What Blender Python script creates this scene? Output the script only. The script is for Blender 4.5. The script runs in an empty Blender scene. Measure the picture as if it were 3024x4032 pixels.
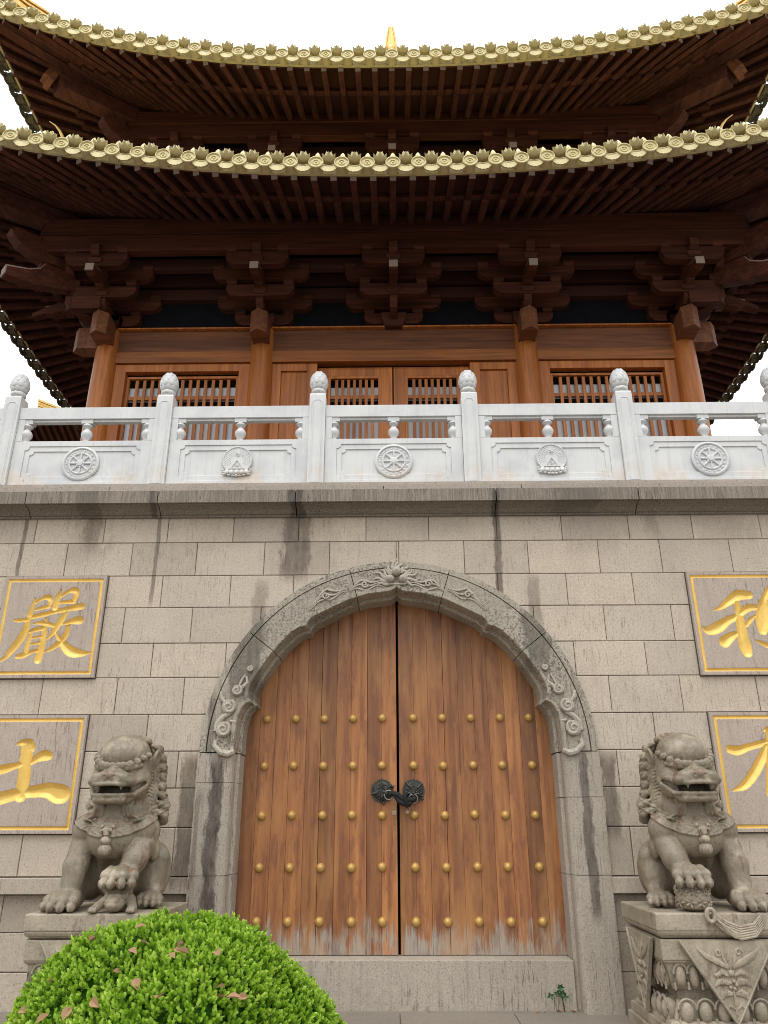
import bpy, math, random
import numpy as np
from mathutils import Vector, Matrix, Euler
R = math.radians
random.seed(7); rng = np.random.default_rng(11)
S = bpy.context.scene
COL = S.collection

# ------------------------------------------------------------------ camera, sky, sun, exposure
cam_d = bpy.data.cameras.new("camera"); cam = bpy.data.objects.new("camera", cam_d); COL.objects.link(cam)
def cam_matrix(p, y, r, loc):
    cp, sp, cy, sy = math.cos(p), math.sin(p), math.cos(y), math.sin(y)
    fwd = Vector((-sy*cp, cy*cp, sp)); right = Vector((cy, sy, 0)); up = right.cross(fwd)
    c, s = math.cos(r), math.sin(r)
    ri = c*right + s*up; u2 = -s*right + c*up
    return Matrix(((ri.x, u2.x, -fwd.x, loc[0]), (ri.y, u2.y, -fwd.y, loc[1]), (ri.z, u2.z, -fwd.z, loc[2]), (0, 0, 0, 1)))
cam.matrix_world = cam_matrix(0.38250841, 0.01183175, -0.00277185, (-0.04185, -8.8, 1.6))
cam_d.sensor_fit = 'HORIZONTAL'; cam_d.sensor_width = 36.0; cam_d.lens = 36.0*3036/3024
cam_d.clip_start = 0.05; cam_d.clip_end = 600
S.camera = cam

SUN_EL, SUN_AZ = R(66), R(200)          # behind the viewer, high; very soft
W = bpy.data.worlds.new("World"); S.world = W; W.use_nodes = True
wt = W.node_tree; wt.nodes.clear()
sky = wt.nodes.new('ShaderNodeTexSky'); sky.sky_type = 'NISHITA'; sky.sun_disc = False
sky.sun_elevation = SUN_EL; sky.sun_rotation = SUN_AZ; sky.air_density = 1.0; sky.dust_density = 6.0; sky.ozone_density = 1.0
hs = wt.nodes.new('ShaderNodeHueSaturation'); hs.inputs['Saturation'].default_value = 0.10     # overcast: grey cloud
bg = wt.nodes.new('ShaderNodeBackground'); bg.inputs['Strength'].default_value = 0.15
wo = wt.nodes.new('ShaderNodeOutputWorld')
cl = wt.nodes.new('ShaderNodeMix'); cl.data_type = 'RGBA'; cl.inputs[0].default_value = .80; # rain cloud: brighter overhead than near the horizon (overcast sky)
geo = wt.nodes.new('ShaderNodeTexCoord'); sx_ = wt.nodes.new('ShaderNodeSeparateXYZ'); wt.links.new(geo.outputs['Generated'], sx_.inputs[0])
gm_ = wt.nodes.new('ShaderNodeMapRange'); wt.links.new(sx_.outputs[2], gm_.inputs['Value']); gm_.inputs['To Min'].default_value = 5.0; gm_.inputs['To Max'].default_value = 19.0
cc = wt.nodes.new('ShaderNodeCombineColor')
for k_, f_ in enumerate((.985, 1.0, 1.012)):
    mm = wt.nodes.new('ShaderNodeMath'); mm.operation = 'MULTIPLY'; mm.inputs[1].default_value = f_; wt.links.new(gm_.outputs[0], mm.inputs[0]); wt.links.new(mm.outputs[0], cc.inputs[k_])
wt.links.new(cc.outputs[0], cl.inputs[7])
wt.links.new(sky.outputs[0], hs.inputs['Color']); wt.links.new(hs.outputs[0], cl.inputs[6]); wt.links.new(cl.outputs[2], bg.inputs['Color']); wt.links.new(bg.outputs[0], wo.inputs['Surface'])
sd = bpy.data.lights.new("sun", 'SUN'); sd.energy = 0.5; sd.angle = R(40); sd.color = (1.0, 0.985, 0.96)
sun = bpy.data.objects.new("sun", sd); COL.objects.link(sun)
sv = Vector((math.sin(SUN_AZ)*math.cos(SUN_EL), math.cos(SUN_AZ)*math.cos(SUN_EL), math.sin(SUN_EL)))   # towards the sun
sun.rotation_euler = (-sv).to_track_quat('-Z', 'Y').to_euler(); sun.location = (0, -20, 30)
S.view_settings.view_transform = 'Standard'; S.view_settings.look = 'None'; S.view_settings.gamma = 1.0
S.view_settings.exposure = 0.2
try:
    S.cycles.use_denoising = True; S.cycles.filter_width = 0.95; S.cycles.max_bounces = 7; S.cycles.diffuse_bounces = 4
except Exception: pass

# ------------------------------------------------------------------ mesh builder and object helpers
ORG = {}
class MB:
    def __init__(s): s.v = []; s.f = []; s.t = []; s.M = None
    def add(s, vs, fs, tone=0.5):
        n = len(s.v)
        if s.M is not None: vs = [tuple(s.M @ Vector(p)) for p in vs]
        s.v.extend([tuple(p) for p in vs]); s.f.extend([tuple(i+n for i in f) for f in fs]); s.t.extend([tone]*len(fs)); return s
    def box(s, x0, x1, y0, y1, z0, z1, tone=0.5):
        return s.add([(x0,y0,z0),(x1,y0,z0),(x1,y1,z0),(x0,y1,z0),(x0,y0,z1),(x1,y0,z1),(x1,y1,z1),(x0,y1,z1)],
                     [(0,3,2,1),(4,5,6,7),(0,1,5,4),(1,2,6,5),(2,3,7,6),(3,0,4,7)], tone)
    def taper(s, c, w0, d0, w1, d1, z0, z1, tone=.5):
        x, y = c
        return s.add([(x-w0,y-d0,z0),(x+w0,y-d0,z0),(x+w0,y+d0,z0),(x-w0,y+d0,z0),(x-w1,y-d1,z1),(x+w1,y-d1,z1),(x+w1,y+d1,z1),(x-w1,y+d1,z1)],
                     [(0,3,2,1),(4,5,6,7),(0,1,5,4),(1,2,6,5),(2,3,7,6),(3,0,4,7)], tone)
    def beam(s, a, b, w, h, tone=.5, up=(0,0,1)):
        a = Vector(a); b = Vector(b); d = (b-a).normalized(); x = d.cross(Vector(up)).normalized(); z = x.cross(d)
        x = x*w/2; z = z*h/2
        return s.add([a-x-z, a+x-z, a+x+z, a-x+z, b-x-z, b+x-z, b+x+z, b-x+z],
                     [(0,1,2,3),(7,6,5,4),(4,5,1,0),(5,6,2,1),(6,7,3,2),(7,4,0,3)], tone)
    def prism(s, poly, a0, a1, axis='y', tone=.5):
        # poly in the two remaining axes, in order (x,z) for y, (y,z) for x, (x,y) for z
        n = len(poly)
        f = {'y': lambda p, a: (p[0], a, p[1]), 'x': lambda p, a: (a, p[0], p[1]), 'z': lambda p, a: (p[0], p[1], a)}[axis]
        vs = [f(p, a0) for p in poly] + [f(p, a1) for p in poly]
        fs = [tuple(range(n)), tuple(range(2*n-1, n-1, -1))] + [(i, n+i, n+(i+1) % n, (i+1) % n) for i in range(n)]
        return s.add(vs, fs, tone)
    def ring(s, outer, inner, y0, y1, tone=.5):
        # flat frame in the xz plane between two outlines of equal length; y0 front, y1 back
        n = len(outer)
        vs = [(p[0], y0, p[1]) for p in outer] + [(p[0], y0, p[1]) for p in inner] + [(p[0], y1, p[1]) for p in outer] + [(p[0], y1, p[1]) for p in inner]
        fs = []
        for i in range(n):
            j = (i+1) % n
            fs += [(i, j, n+j, n+i), (2*n+i, i+0, j+0, 2*n+j)[::-1], (n+i, n+j, 3*n+j, 3*n+i)]
        return s.add(vs, fs, tone)
    def tube(s, path, r, n=8, sq=(1, 1), tone=.5, up=(0, 0, 1)):
        P = [Vector(p) for p in path]; m = len(P)
        if not hasattr(r, '__len__'): r = [r]*m
        vs = []; fs = []
        for i in range(m):
            d = (P[min(i+1, m-1)]-P[max(i-1, 0)]).normalized()
            x = d.cross(Vector(up))
            if x.length < 1e-4: x = d.cross(Vector((0, 1, .01)))
            x.normalize(); z = x.cross(d)
            for k in range(n):
                a = 2*math.pi*k/n
                vs.append(P[i]+x*(r[i]*sq[0]*math.cos(a))+z*(r[i]*sq[1]*math.sin(a)))
        for i in range(m-1):
            for k in range(n):
                fs.append((i*n+k, i*n+(k+1) % n, (i+1)*n+(k+1) % n, (i+1)*n+k))
        fs.append(tuple(range(n-1, -1, -1))); fs.append(tuple((m-1)*n+k for k in range(n)))
        return s.add(vs, fs, tone)
    def lathe(s, prof, c=(0, 0, 0), n=20, axis='z', tone=.5, a0=0, a1=2*math.pi):
        full = abs(a1-a0) > 6.28; m = n if full else n+1
        vs = []; fs = []
        for r, h in prof:
            for k in range(m):
                a = a0+(a1-a0)*k/n
                q = (r*math.cos(a), r*math.sin(a), h)
                if axis == 'y': q = (q[0], -h, q[1])          # h grows towards the viewer
                vs.append((c[0]+q[0], c[1]+q[1], c[2]+q[2]))
        for i in range(len(prof)-1):
            for k in range(n):
                k2 = (k+1) % m
                fs.append((i*m+k, i*m+k2, (i+1)*m+k2, (i+1)*m+k))
        if prof[0][0] > 1e-5: fs.append(tuple(range(m-1, -1, -1)))
        if prof[-1][0] > 1e-5: fs.append(tuple((len(prof)-1)*m+k for k in range(m)))
        return s.add(vs, fs, tone)
    def ball(s, c, r, n=10, m=6, rot=None, tone=.5):
        if not hasattr(r, '__len__'): r = (r, r, r)
        vs = []; fs = []
        for i in range(m+1):
            t = math.pi*i/m
            for k in range(n):
                a = 2*math.pi*k/n
                q = Vector((r[0]*math.sin(t)*math.cos(a), r[1]*math.sin(t)*math.sin(a), r[2]*math.cos(t)))
                if rot is not None: q = rot @ q
                vs.append(q+Vector(c))
        for i in range(m):
            for k in range(n):
                fs.append((i*n+k, (i+1)*n+k, (i+1)*n+(k+1) % n, i*n+(k+1) % n))
        return s.add(vs, fs, tone)
    def grid(s, fn, nu, nv, tone=.5):
        vs = [fn(i/nu, j/nv) for i in range(nu+1) for j in range(nv+1)]
        fs = [(i*(nv+1)+j, (i+1)*(nv+1)+j, (i+1)*(nv+1)+j+1, i*(nv+1)+j+1) for i in range(nu) for j in range(nv)]
        return s.add(vs, fs, tone)
    def mesh(s, name, mat, off=(0, 0, 0), smooth=False, auto=None):
        me = bpy.data.meshes.new(name)
        me.from_pydata([(p[0]-off[0], p[1]-off[1], p[2]-off[2]) for p in s.v], [], s.f)
        at = me.attributes.new('tone', 'FLOAT', 'FACE'); at.data.foreach_set('value', s.t)
        me.materials.append(mat)
        if smooth: me.polygons.foreach_set('use_smooth', [True]*len(me.polygons))
        me.update()
        import bmesh
        b = bmesh.new(); b.from_mesh(me); bmesh.ops.recalc_face_normals(b, faces=b.faces); b.to_mesh(me); b.free()
        if smooth and auto: 
            try: me.set_sharp_from_angle(angle=R(auto))
            except Exception: pass
        return me
    def build(s, name, mat, parent=None, smooth=False, bevel=0, loc=None, auto=40):
        """loc None: vertices are in world space. loc given: vertices are local to it."""
        po = ORG[parent.name] if parent is not None else Vector((0, 0, 0))
        if loc is None:
            if parent is not None: base = po
            else:
                a = np.array(s.v); base = Vector(((a[:,0].min()+a[:,0].max())/2, (a[:,1].min()+a[:,1].max())/2, a[:,2].min()))
            me = s.mesh(name, mat, base, smooth, auto); L = Vector(base)
        else:
            me = s.mesh(name, mat, (0, 0, 0), smooth, auto); L = Vector(loc)
        return link(name, me, parent, L, bevel)
def link(name, me, parent, world_loc, bevel=0, rz=0):
    o = bpy.data.objects.new(name, me); COL.objects.link(o)
    if parent is not None:
        o.parent = parent; o.location = Vector(world_loc)-ORG[parent.name]
    else: o.location = world_loc
    o.rotation_euler = (0, 0, rz)
    ORG[o.name] = Vector(world_loc)
    if bevel:
        b = o.modifiers.new('bevel', 'BEVEL'); b.width = bevel; b.segments = 2; b.limit_method = 'ANGLE'; b.angle_limit = R(40)
    return o
def clone(o, parent, world_loc, rot=None):
    c = o.copy(); COL.objects.link(c); c.parent = parent
    c.location = Vector(world_loc)-(ORG[parent.name] if parent is not None else Vector((0, 0, 0)))
    if rot is not None: c.rotation_euler = rot
    ORG[c.name] = Vector(world_loc); return c
def thing(name, label, cat, loc, group=None):
    o = bpy.data.objects.new(name, None); COL.objects.link(o); o.location = loc; o.empty_display_size = .2
    ORG[o.name] = Vector(loc); return tag(o, label, cat, group)
def tag(o, label, cat, group=None):
    o['label'] = label; o['category'] = cat
    if group: o['group'] = group
    return o
def np_mesh(name, V, F, mat, smooth=True):
    me = bpy.data.meshes.new(name); V = np.asarray(V, np.float32); F = np.asarray(F, np.int32)
    k = F.shape[1]
    me.vertices.add(len(V)); me.vertices.foreach_set('co', V.ravel())
    me.loops.add(F.size); me.loops.foreach_set('vertex_index', F.ravel())
    me.polygons.add(len(F)); me.polygons.foreach_set('loop_start', np.arange(0, F.size, k, dtype=np.int32))
    try: me.polygons.foreach_set('loop_total', np.full(len(F), k, np.int32))
    except Exception: pass
    me.update(calc_edges=True); me.validate()
    me.polygons.foreach_set('use_smooth', [smooth]*len(me.polygons)); me.materials.append(mat)
    return me

# ------------------------------------------------------------------ materials
class T:
    def __init__(s, name):
        s.m = bpy.data.materials.new(name); s.m.use_nodes = True; s.t = s.m.node_tree; s.b = s.t.nodes['Principled BSDF']
        s.out = s.t.nodes['Material Output']; s.co = s.t.nodes.new('ShaderNodeTexCoord').outputs['Object']
    def L(s, a, b): s.t.links.new(a, b)
    def put(s, sock, v):
        if isinstance(v, (int, float)): sock.default_value = v
        elif isinstance(v, tuple): sock.default_value = v if len(v) == 4 or sock.type == 'VECTOR' else (*v, 1)
        else: s.L(v, sock)
    def map(s, sc=(1, 1, 1), loc=(0, 0, 0), v=None):
        n = s.t.nodes.new('ShaderNodeMapping'); s.L(v or s.co, n.inputs['Vector']); n.inputs['Scale'].default_value = sc; n.inputs['Location'].default_value = loc
        return n.outputs[0]
    def noise(s, sc=5, det=4, rough=.55, v=None, dist=0):
        n = s.t.nodes.new('ShaderNodeTexNoise'); s.L(v or s.co, n.inputs['Vector'])
        n.inputs['Scale'].default_value = sc; n.inputs['Detail'].default_value = det; n.inputs['Roughness'].default_value = rough; n.inputs['Distortion'].default_value = dist
        return n.outputs['Fac']
    def vor(s, sc=20, v=None):
        n = s.t.nodes.new('ShaderNodeTexVoronoi'); s.L(v or s.co, n.inputs['Vector']); n.inputs['Scale'].default_value = sc; return n.outputs['Distance']
    def math(s, op, a, b=0., c=None):
        n = s.t.nodes.new('ShaderNodeMath'); n.operation = op; s.put(n.inputs[0], a); s.put(n.inputs[1], b)
        if c is not None: s.put(n.inputs[2], c)
        return n.outputs[0]
    def ss(s, x, lo, hi):
        n = s.t.nodes.new('ShaderNodeMapRange'); n.interpolation_type = 'SMOOTHSTEP'; s.put(n.inputs['Value'], x)
        n.inputs['From Min'].default_value = lo; n.inputs['From Max'].default_value = hi; return n.outputs[0]
    def mix(s, f, a, b, mode='MIX'):
        n = s.t.nodes.new('ShaderNodeMix'); n.data_type = 'RGBA'; n.blend_type = mode; s.put(n.inputs[0], f); s.put(n.inputs[6], a); s.put(n.inputs[7], b); return n.outputs[2]
    def ramp(s, f, st):
        n = s.t.nodes.new('ShaderNodeValToRGB'); s.L(f, n.inputs[0]); e = n.color_ramp.elements
        e[0].position, e[0].color = st[0][0], (*st[0][1], 1); e[1].position, e[1].color = st[-1][0], (*st[-1][1], 1)
        for p, c in st[1:-1]: x = e.new(p); x.color = (*c, 1)
        return n.outputs[0]
    def attr(s, nm='tone'):
        n = s.t.nodes.new('ShaderNodeAttribute'); n.attribute_name = nm; return n.outputs['Fac']
    def sep(s, v=None):
        n = s.t.nodes.new('ShaderNodeSeparateXYZ'); s.L(v or s.co, n.inputs[0]); return n.outputs
    def rnd(s): return s.t.nodes.new('ShaderNodeObjectInfo').outputs['Random']
    def bump(s, h, st=.5, d=.01, nrm=None):
        n = s.t.nodes.new('ShaderNodeBump'); s.L(h, n.inputs['Height']); n.inputs['Strength'].default_value = st; n.inputs['Distance'].default_value = d
        if nrm is not None: s.L(nrm, n.inputs['Normal'])
        return n.outputs[0]
    def fin(s, col, rough=.7, nrm=None, metal=0., spec=.5):
        s.put(s.b.inputs['Base Color'], col); s.put(s.b.inputs['Roughness'], rough); s.put(s.b.inputs['Metallic'], metal)
        s.b.inputs['Specular IOR Level'].default_value = spec
        if nrm is not None: s.L(nrm, s.b.inputs['Normal'])
        return s.m
def scaled(c, k): return tuple(x*k for x in c)

def m_granite(name, base, dark, streak=.6, speck=.5, spec_sc=260, rough=.72, stains=(), bmp=.35, blotch=.35, moss=0, grain=.45, tool=0, mottle=0, wash=0):
    t = T(name)
    big = t.noise(1.3, 5, .6); mid = t.noise(7, 5, .6)
    c = t.mix(t.math('MULTIPLY', t.ss(big, .35, .7), blotch), base, scaled(base, .62))
    c = t.mix(t.math('MULTIPLY', t.ss(mid, .45, .75), .35), c, scaled(base, 1.18))
    tone = t.attr(); c = t.mix(1.0, c, t.ramp(tone, [(0, (.76, .755, .75)), (.5, (1, 1, 1)), (1, (1.15, 1.12, 1.08))]), 'MULTIPLY')
    gr = t.noise(48, 4, .8); c = t.mix(t.math('MULTIPLY', t.ss(gr, .40, .62), grain), c, scaled(base, .56))
    c = t.mix(t.math('MULTIPLY', t.ss(t.noise(62, 2, .6, v=t.map(loc=(5, 5, 5))), .60, .68), grain*1.5), c, scaled(base, .28))
    sp = t.noise(spec_sc, 2, .5); c = t.mix(t.math('MULTIPLY', t.ss(sp, .58, .72), speck), c, scaled(base, .30))
    sp2 = t.noise(spec_sc*.7, 2, .5, v=t.map(loc=(3, 7, 1))); c = t.mix(t.math('MULTIPLY', t.ss(sp2, .58, .75), speck*.7), c, scaled(base, 1.6))
    # short vertical drip marks, and long streaks
    d1 = t.noise(1, 4, .65, v=t.map((55, 55, 5.5))); area = t.ss(t.noise(1.7, 3, .5, v=t.map((1, 1, .7), (9, 2, 4))), .40, .62)
    c = t.mix(t.math('MULTIPLY', t.math('MULTIPLY', t.ss(d1, .555, .63), area), streak), c, dark)
    d2 = t.noise(1, 5, .7, v=t.map((16, 16, .55), (1, 5, 0)))
    c = t.mix(t.math('MULTIPLY', t.ss(d2, .52, .72), streak*.55), c, scaled(base, .42))
    x, y, z = t.sep()
    for (x0, w, z0, z1, k) in stains:
        wob = t.math('MULTIPLY', t.math('SUBTRACT', t.noise(6, 5, .75, v=t.map((1, 1, .4))), .5), w*2.6)
        dx = t.math('ABSOLUTE', t.math('ADD', t.math('SUBTRACT', x, x0), wob))
        m = t.math('MULTIPLY', t.math('SUBTRACT', 1.0, t.ss(dx, w*.6, w*1.05)), t.math('MULTIPLY', t.ss(z, z0-.12, z0+.12), t.math('SUBTRACT', 1.0, t.ss(z, z1-.1, z1+.1))))
        m = t.math('MULTIPLY', m, t.math('MULTIPLY_ADD', t.noise(14, 4, .7, v=t.map((1, 1, .3))), 1.1, .25))
        c = t.mix(t.math('MULTIPLY', m, k), c, scaled(dark, .6))
    if moss: c = t.mix(t.math('MULTIPLY', t.ss(t.noise(3.2, 5, .65, v=t.map(loc=(4, 4, 8))), .5, .72), moss), c, (.10, .105, .055))
    if wash:
        wn = t.noise(1, 4, .7, v=t.map((60, 60, 1.6), (3, 3, 3))); c = t.mix(t.math('MULTIPLY', t.ss(wn, .42, .60), wash), c, scaled(base, .38))
    if mottle:
        mo = t.noise(1, 5, .65, v=t.map((13, 13, 4.2), (2, 8, 1))); ma = t.ss(t.noise(2.6, 3, .5, v=t.map(loc=(6, 1, 2))), .42, .6)
        c = t.mix(t.math('MULTIPLY', t.math('MULTIPLY', t.ss(mo, .53, .60), ma), mottle), c, (.17, .105, .07))
        c = t.mix(t.math('MULTIPLY', t.ss(t.noise(3.4, 5, .65, v=t.map(loc=(1, 9, 4))), .50, .66), mottle*.7), c, scaled(base, 1.35))
    if tool:
        tn = t.noise(38, 3, .7); ta = t.ss(t.noise(2.3, 4, .6, v=t.map(loc=(8, 2, 6))), .36, .62)
        c = t.mix(t.math('MULTIPLY', t.math('MULTIPLY', t.ss(tn, .47, .60), t.math('MULTIPLY_ADD', ta, .8, .2)), tool), c, scaled(base, .22))
    h = t.math('ADD', sp, t.math('MULTIPLY', t.noise(60, 4, .6), .8))
    return t.fin(c, t.math('MULTIPLY_ADD', mid, .3, rough-.15), t.bump(h, bmp, .004), 0, .4)

def m_wood(name, axis, light, mid, dark, rough=.42, sc=1., weather=None, bmp=.15, spec=.5, tonek=.35):
    t = T(name); st = {'x': (1.2, 22, 22), 'z': (22, 22, 1.1), 'y': (22, 1.2, 22)}[axis]
    r = t.rnd(); off = t.t.nodes.new('ShaderNodeCombineXYZ'); t.L(t.math('MULTIPLY', r, 37.), off.inputs[0]); t.L(t.math('MULTIPLY', r, 91.), off.inputs[2]); t.L(t.math('MULTIPLY', t.attr(), 53.), off.inputs[1])
    va = t.t.nodes.new('ShaderNodeVectorMath'); t.L(t.co, va.inputs[0]); t.L(off.outputs[0], va.inputs[1]); v = va.outputs[0]
    st = tuple(a*sc for a in st)
    g = t.noise(1, 6, .62, v=t.map(st, v=v), dist=.25); g2 = t.noise(1, 4, .6, v=t.map(tuple(a*.28 for a in st), (5, 1, 2), v=v), dist=.4)
    fine = t.noise(1, 3, .6, v=t.map(tuple(a*4.5 for a in st), v=v))
    c = t.ramp(g, [(.25, dark), (.46, mid), (.72, light)])
    c = t.mix(t.math('MULTIPLY', t.ss(g2, .42, .68), .6), c, dark)
    c = t.mix(t.math('MULTIPLY', t.ss(fine, .55, .7), .35), c, scaled(dark, .7))
    tone = t.attr(); c = t.mix(tonek, c, t.ramp(tone, [(0, (.35, .33, .32)), (1, (1.5, 1.42, 1.35))]), 'MULTIPLY')
    ro = t.math('MULTIPLY_ADD', g2, .25, rough-.1)
    if weather: c, ro = weather(t, c, ro, g, fine)
    return t.fin(c, ro, t.bump(t.math('ADD', g, t.math('MULTIPLY', fine, .5)), bmp, .004), 0, spec)

STAINS = [(-1.05, .42, 4.3, 5.4, .22), (-3.75, .30, 4.5, 5.4, .25), (.5, .5, 4.85, 5.4, .18), (2.4, .45, 4.6, 5.4, .18), (-2.2, .5, 4.7, 5.4, .15), (3.9, .4, 4.7, 5.4, .2),
    (-1.2, .19, 4.3, 5.4, .8), (1.22, .05, 3.9, 5.4, .9), (-3.72, .12, 4.7, 5.4, .6), (-2.90, .03, 4.0, 5.4, .75), (-2.27, .10, 1.0, 2.28, .85), (2.27, .09, 1.45, 2.28, .85), (-1.6, .10, 3.55, 4.25, .5), (1.62, .08, 3.7, 4.3, .55), (-4.55, .03, 4.2, 5.4, .8), (3.1, .10, 4.85, 5.3, .35)]
M = {}
M['wall'] = m_granite('wall_granite', (.55, .465, .372), (.14, .10, .07), .42, .35, stains=STAINS)
M['mortar'] = m_granite('mortar', (.10, .085, .07), (.04, .03, .025), .3, .2)
M['arch'] = m_granite('arch_granite', (.43, .375, .305), (.085, .065, .05), .7, .4, stains=[(-1.96, .085, -.2, 2.25, 1.), (1.99, .06, .7, 2.25, .85), (-1.55, .14, 3.05, 3.75, .7), (1.5, .12, 3.2, 3.8, .6), (-2.13, .03, 1., 1.9, .5)], bmp=.6)
M['arch_ring'] = m_granite('tooled_arch_granite', (.42, .37, .295), (.075, .06, .045), .7, .4, stains=[(-1.72, .2, 2.9, 3.9, .75), (1.6, .16, 3.2, 3.9, .7), (-2.06, .05, 2.2, 2.9, .6)], bmp=.8, tool=.85)
M['carved'] = m_granite('carved_granite', (.46, .41, .34), (.10, .08, .065), .35, .35, bmp=.25)
M['cornice'] = m_granite('cornice_granite', (.285, .24, .19), (.035, .028, .022), .8, .4, wash=.6, stains=[(-1.2, .1, 5., 5.6, .9), (1.2, .05, 5., 5.6, .9), (-2.95, .04, 5., 5.6, .8), (-3.75, .15, 5., 5.6, .5), (2.2, .3, 5., 5.6, .4)])
M['plaque'] = m_granite('plaque_granite', (.60, .495, .41), (.15, .095, .07), .6, .4)
M['coping'] = m_granite('coping_granite', (.42, .36, .30), (.16, .12, .09), .4, .4)
M['paving'] = m_granite('paving_granite', (.25, .22, .18), (.12, .10, .08), .0, .4, rough=.5)
M['lion'] = m_granite('lion_stone', (.325, .272, .198), (.10, .075, .055), .6, .35, rough=.45, moss=.4, bmp=.4, blotch=.4, mottle=.95)
M['pedestal'] = m_granite('pedestal_stone', (.37, .315, .235), (.10, .075, .05), .6, .35, rough=.6, moss=.35, blotch=.6, mottle=.6)

def m_marble():
    t = T('white_marble'); x, y, z = t.sep()
    c = t.mix(t.ss(t.noise(2.2, 5, .6), .4, .7), (.655, .655, .64), (.55, .56, .565))
    v = t.math('ABSOLUTE', t.math('SUBTRACT', t.noise(1.6, 8, .62, dist=.8), .5)); c = t.mix(t.math('MULTIPLY', t.math('SUBTRACT', 1., t.ss(v, .0, .010)), t.math('MULTIPLY', t.ss(t.noise(.9, 2, .5, v=t.map(loc=(2, 2, 2))), .52, .66), .45)), c, (.45, .47, .49))
    st = t.math('MULTIPLY', t.ss(t.noise(2.8, 5, .65, v=t.map((1, 1, .5), (7, 0, 3))), .46, .66), t.math('SUBTRACT', 1., t.ss(z, .06, .34)))
    c = t.mix(t.math('MULTIPLY', st, .65), c, (.60, .47, .33))
    c = t.mix(t.math('MULTIPLY', t.ss(t.noise(1, 5, .7, v=t.map((22, 22, 1.0))), .50, .70), .38), c, (.46, .45, .42))
    return t.fin(c, .38, t.bump(t.noise(120, 3, .6), .08, .003), 0, .4)
M['marble'] = m_marble()

def door_weather(t, c, ro, g, fine):
    x, y, z = t.sep()
    hb = t.math('SUBTRACT', 1., t.ss(z, -.05, 1.0))
    n = t.noise(1, 6, .7, v=t.map((22, 22, 1.9)), dist=1.2); n2 = t.noise(3.5, 4, .6, v=t.map((1.6, 1, .6), (3, 0, 1)))
    w = t.ss(t.math('ADD', hb, t.math('ADD', t.math('MULTIPLY', n, 1.5), t.math('MULTIPLY', n2, 1.0))), 1.97, 2.34)
    c = t.mix(t.math('MULTIPLY', w, .92), c, t.mix(fine, (.27, .245, .20), (.40, .37, .32)))
    # darker blotches and red-stained patches over the boards
    c = t.mix(t.math('MULTIPLY', t.ss(t.noise(2.1, 6, .72, v=t.map((3.2, 1, .8), (1, 1, 9))), .50, .62), .5), c, (.14, .048, .024))
    c = t.mix(t.math('MULTIPLY', t.ss(t.noise(1, 6, .75, v=t.map((19, 19, 1.3), (4, 4, 4))), .56, .66), .55), c, (.10, .034, .02))
    c = t.mix(t.math('MULTIPLY', t.ss(t.noise(1.1, 4, .6, v=t.map((2.5, 1, .7), (8, 1, 2))), .50, .66), .45), c, (.44, .21, .07))
    return c, t.mix(w, ro, (.75, .75, .75))
M['door'] = m_wood('door_boards', 'z', (.43, .20, .066), (.335, .133, .043), (.155, .055, .023), .42, .8, door_weather, .25, .5, .6)
M['wood_v'] = m_wood('varnished_wood_upright', 'z', (.60, .225, .052), (.46, .152, .034), (.26, .08, .022), .36, 1., None, .15, .3)
M['wood_h'] = m_wood('varnished_wood_level', 'x', (.52, .19, .046), (.39, .13, .031), (.20, .066, .022), .38, 1., None, .15, .3)
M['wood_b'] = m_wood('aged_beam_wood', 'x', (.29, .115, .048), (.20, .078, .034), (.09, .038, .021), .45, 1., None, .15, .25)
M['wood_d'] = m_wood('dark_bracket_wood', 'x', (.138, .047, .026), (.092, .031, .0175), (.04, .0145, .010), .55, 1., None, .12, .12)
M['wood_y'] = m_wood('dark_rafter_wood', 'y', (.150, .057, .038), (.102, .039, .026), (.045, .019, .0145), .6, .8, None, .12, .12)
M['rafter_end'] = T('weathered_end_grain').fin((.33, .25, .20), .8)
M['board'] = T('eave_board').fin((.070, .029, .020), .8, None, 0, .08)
def m_black():
    t = T('black_net_board'); return t.fin(t.mix(t.noise(8, 3, .5), (.006, .006, .008), (.014, .014, .018)), .8, None, 0, .1)
M['black'] = m_black()
M['dark'] = T('dark_gap').fin((.006, .005, .004), .9, None, 0, .05)
def m_gold(name, c1, c2, metal, rough, sc=9):
    t = T(name); n = t.noise(sc, 5, .6); c = t.mix(t.ss(n, .3, .7), c1, c2)
    c = t.mix(t.math('MULTIPLY', t.ss(t.noise(sc*7, 3, .6), .6, .72), .35), c, scaled(c1, .45))
    return t.fin(c, t.math('MULTIPLY_ADD', n, .2, rough-.1), t.bump(t.noise(sc*6, 3, .5), .15, .004), metal, .5)
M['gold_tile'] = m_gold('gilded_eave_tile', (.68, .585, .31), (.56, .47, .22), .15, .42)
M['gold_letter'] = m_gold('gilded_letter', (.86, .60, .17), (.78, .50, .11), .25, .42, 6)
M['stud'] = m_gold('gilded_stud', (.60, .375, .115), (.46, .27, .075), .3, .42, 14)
M['tile_dark'] = m_gold('backlit_side_tile', (.16, .14, .085), (.11, .10, .07), .2, .5)  # backlit shade of the side eaves and ungilded backs put into the colour
M['ridge_gold'] = m_gold('bright_gilded_ridge', (.66, .44, .13), (.58, .35, .09), .4, .38)
def m_bronze():
    t = T('dark_bronze'); return t.fin(t.mix(t.noise(30, 4, .6), (.030, .032, .028), (.085, .088, .075)), .5, t.bump(t.noise(90, 3, .5), .2, .003), .55)
M['bronze'] = m_bronze()
M['steel'] = T('ring_steel').fin((.26, .24, .21), .4, None, .8)
M['brass'] = T('padlock_brass').fin((.30, .24, .17), .45, None, .8)
def m_cloth():
    t = T('black_cloth'); return t.fin((.010, .010, .012), .85, t.bump(t.noise(60, 3, .6), .6, .006))
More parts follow.
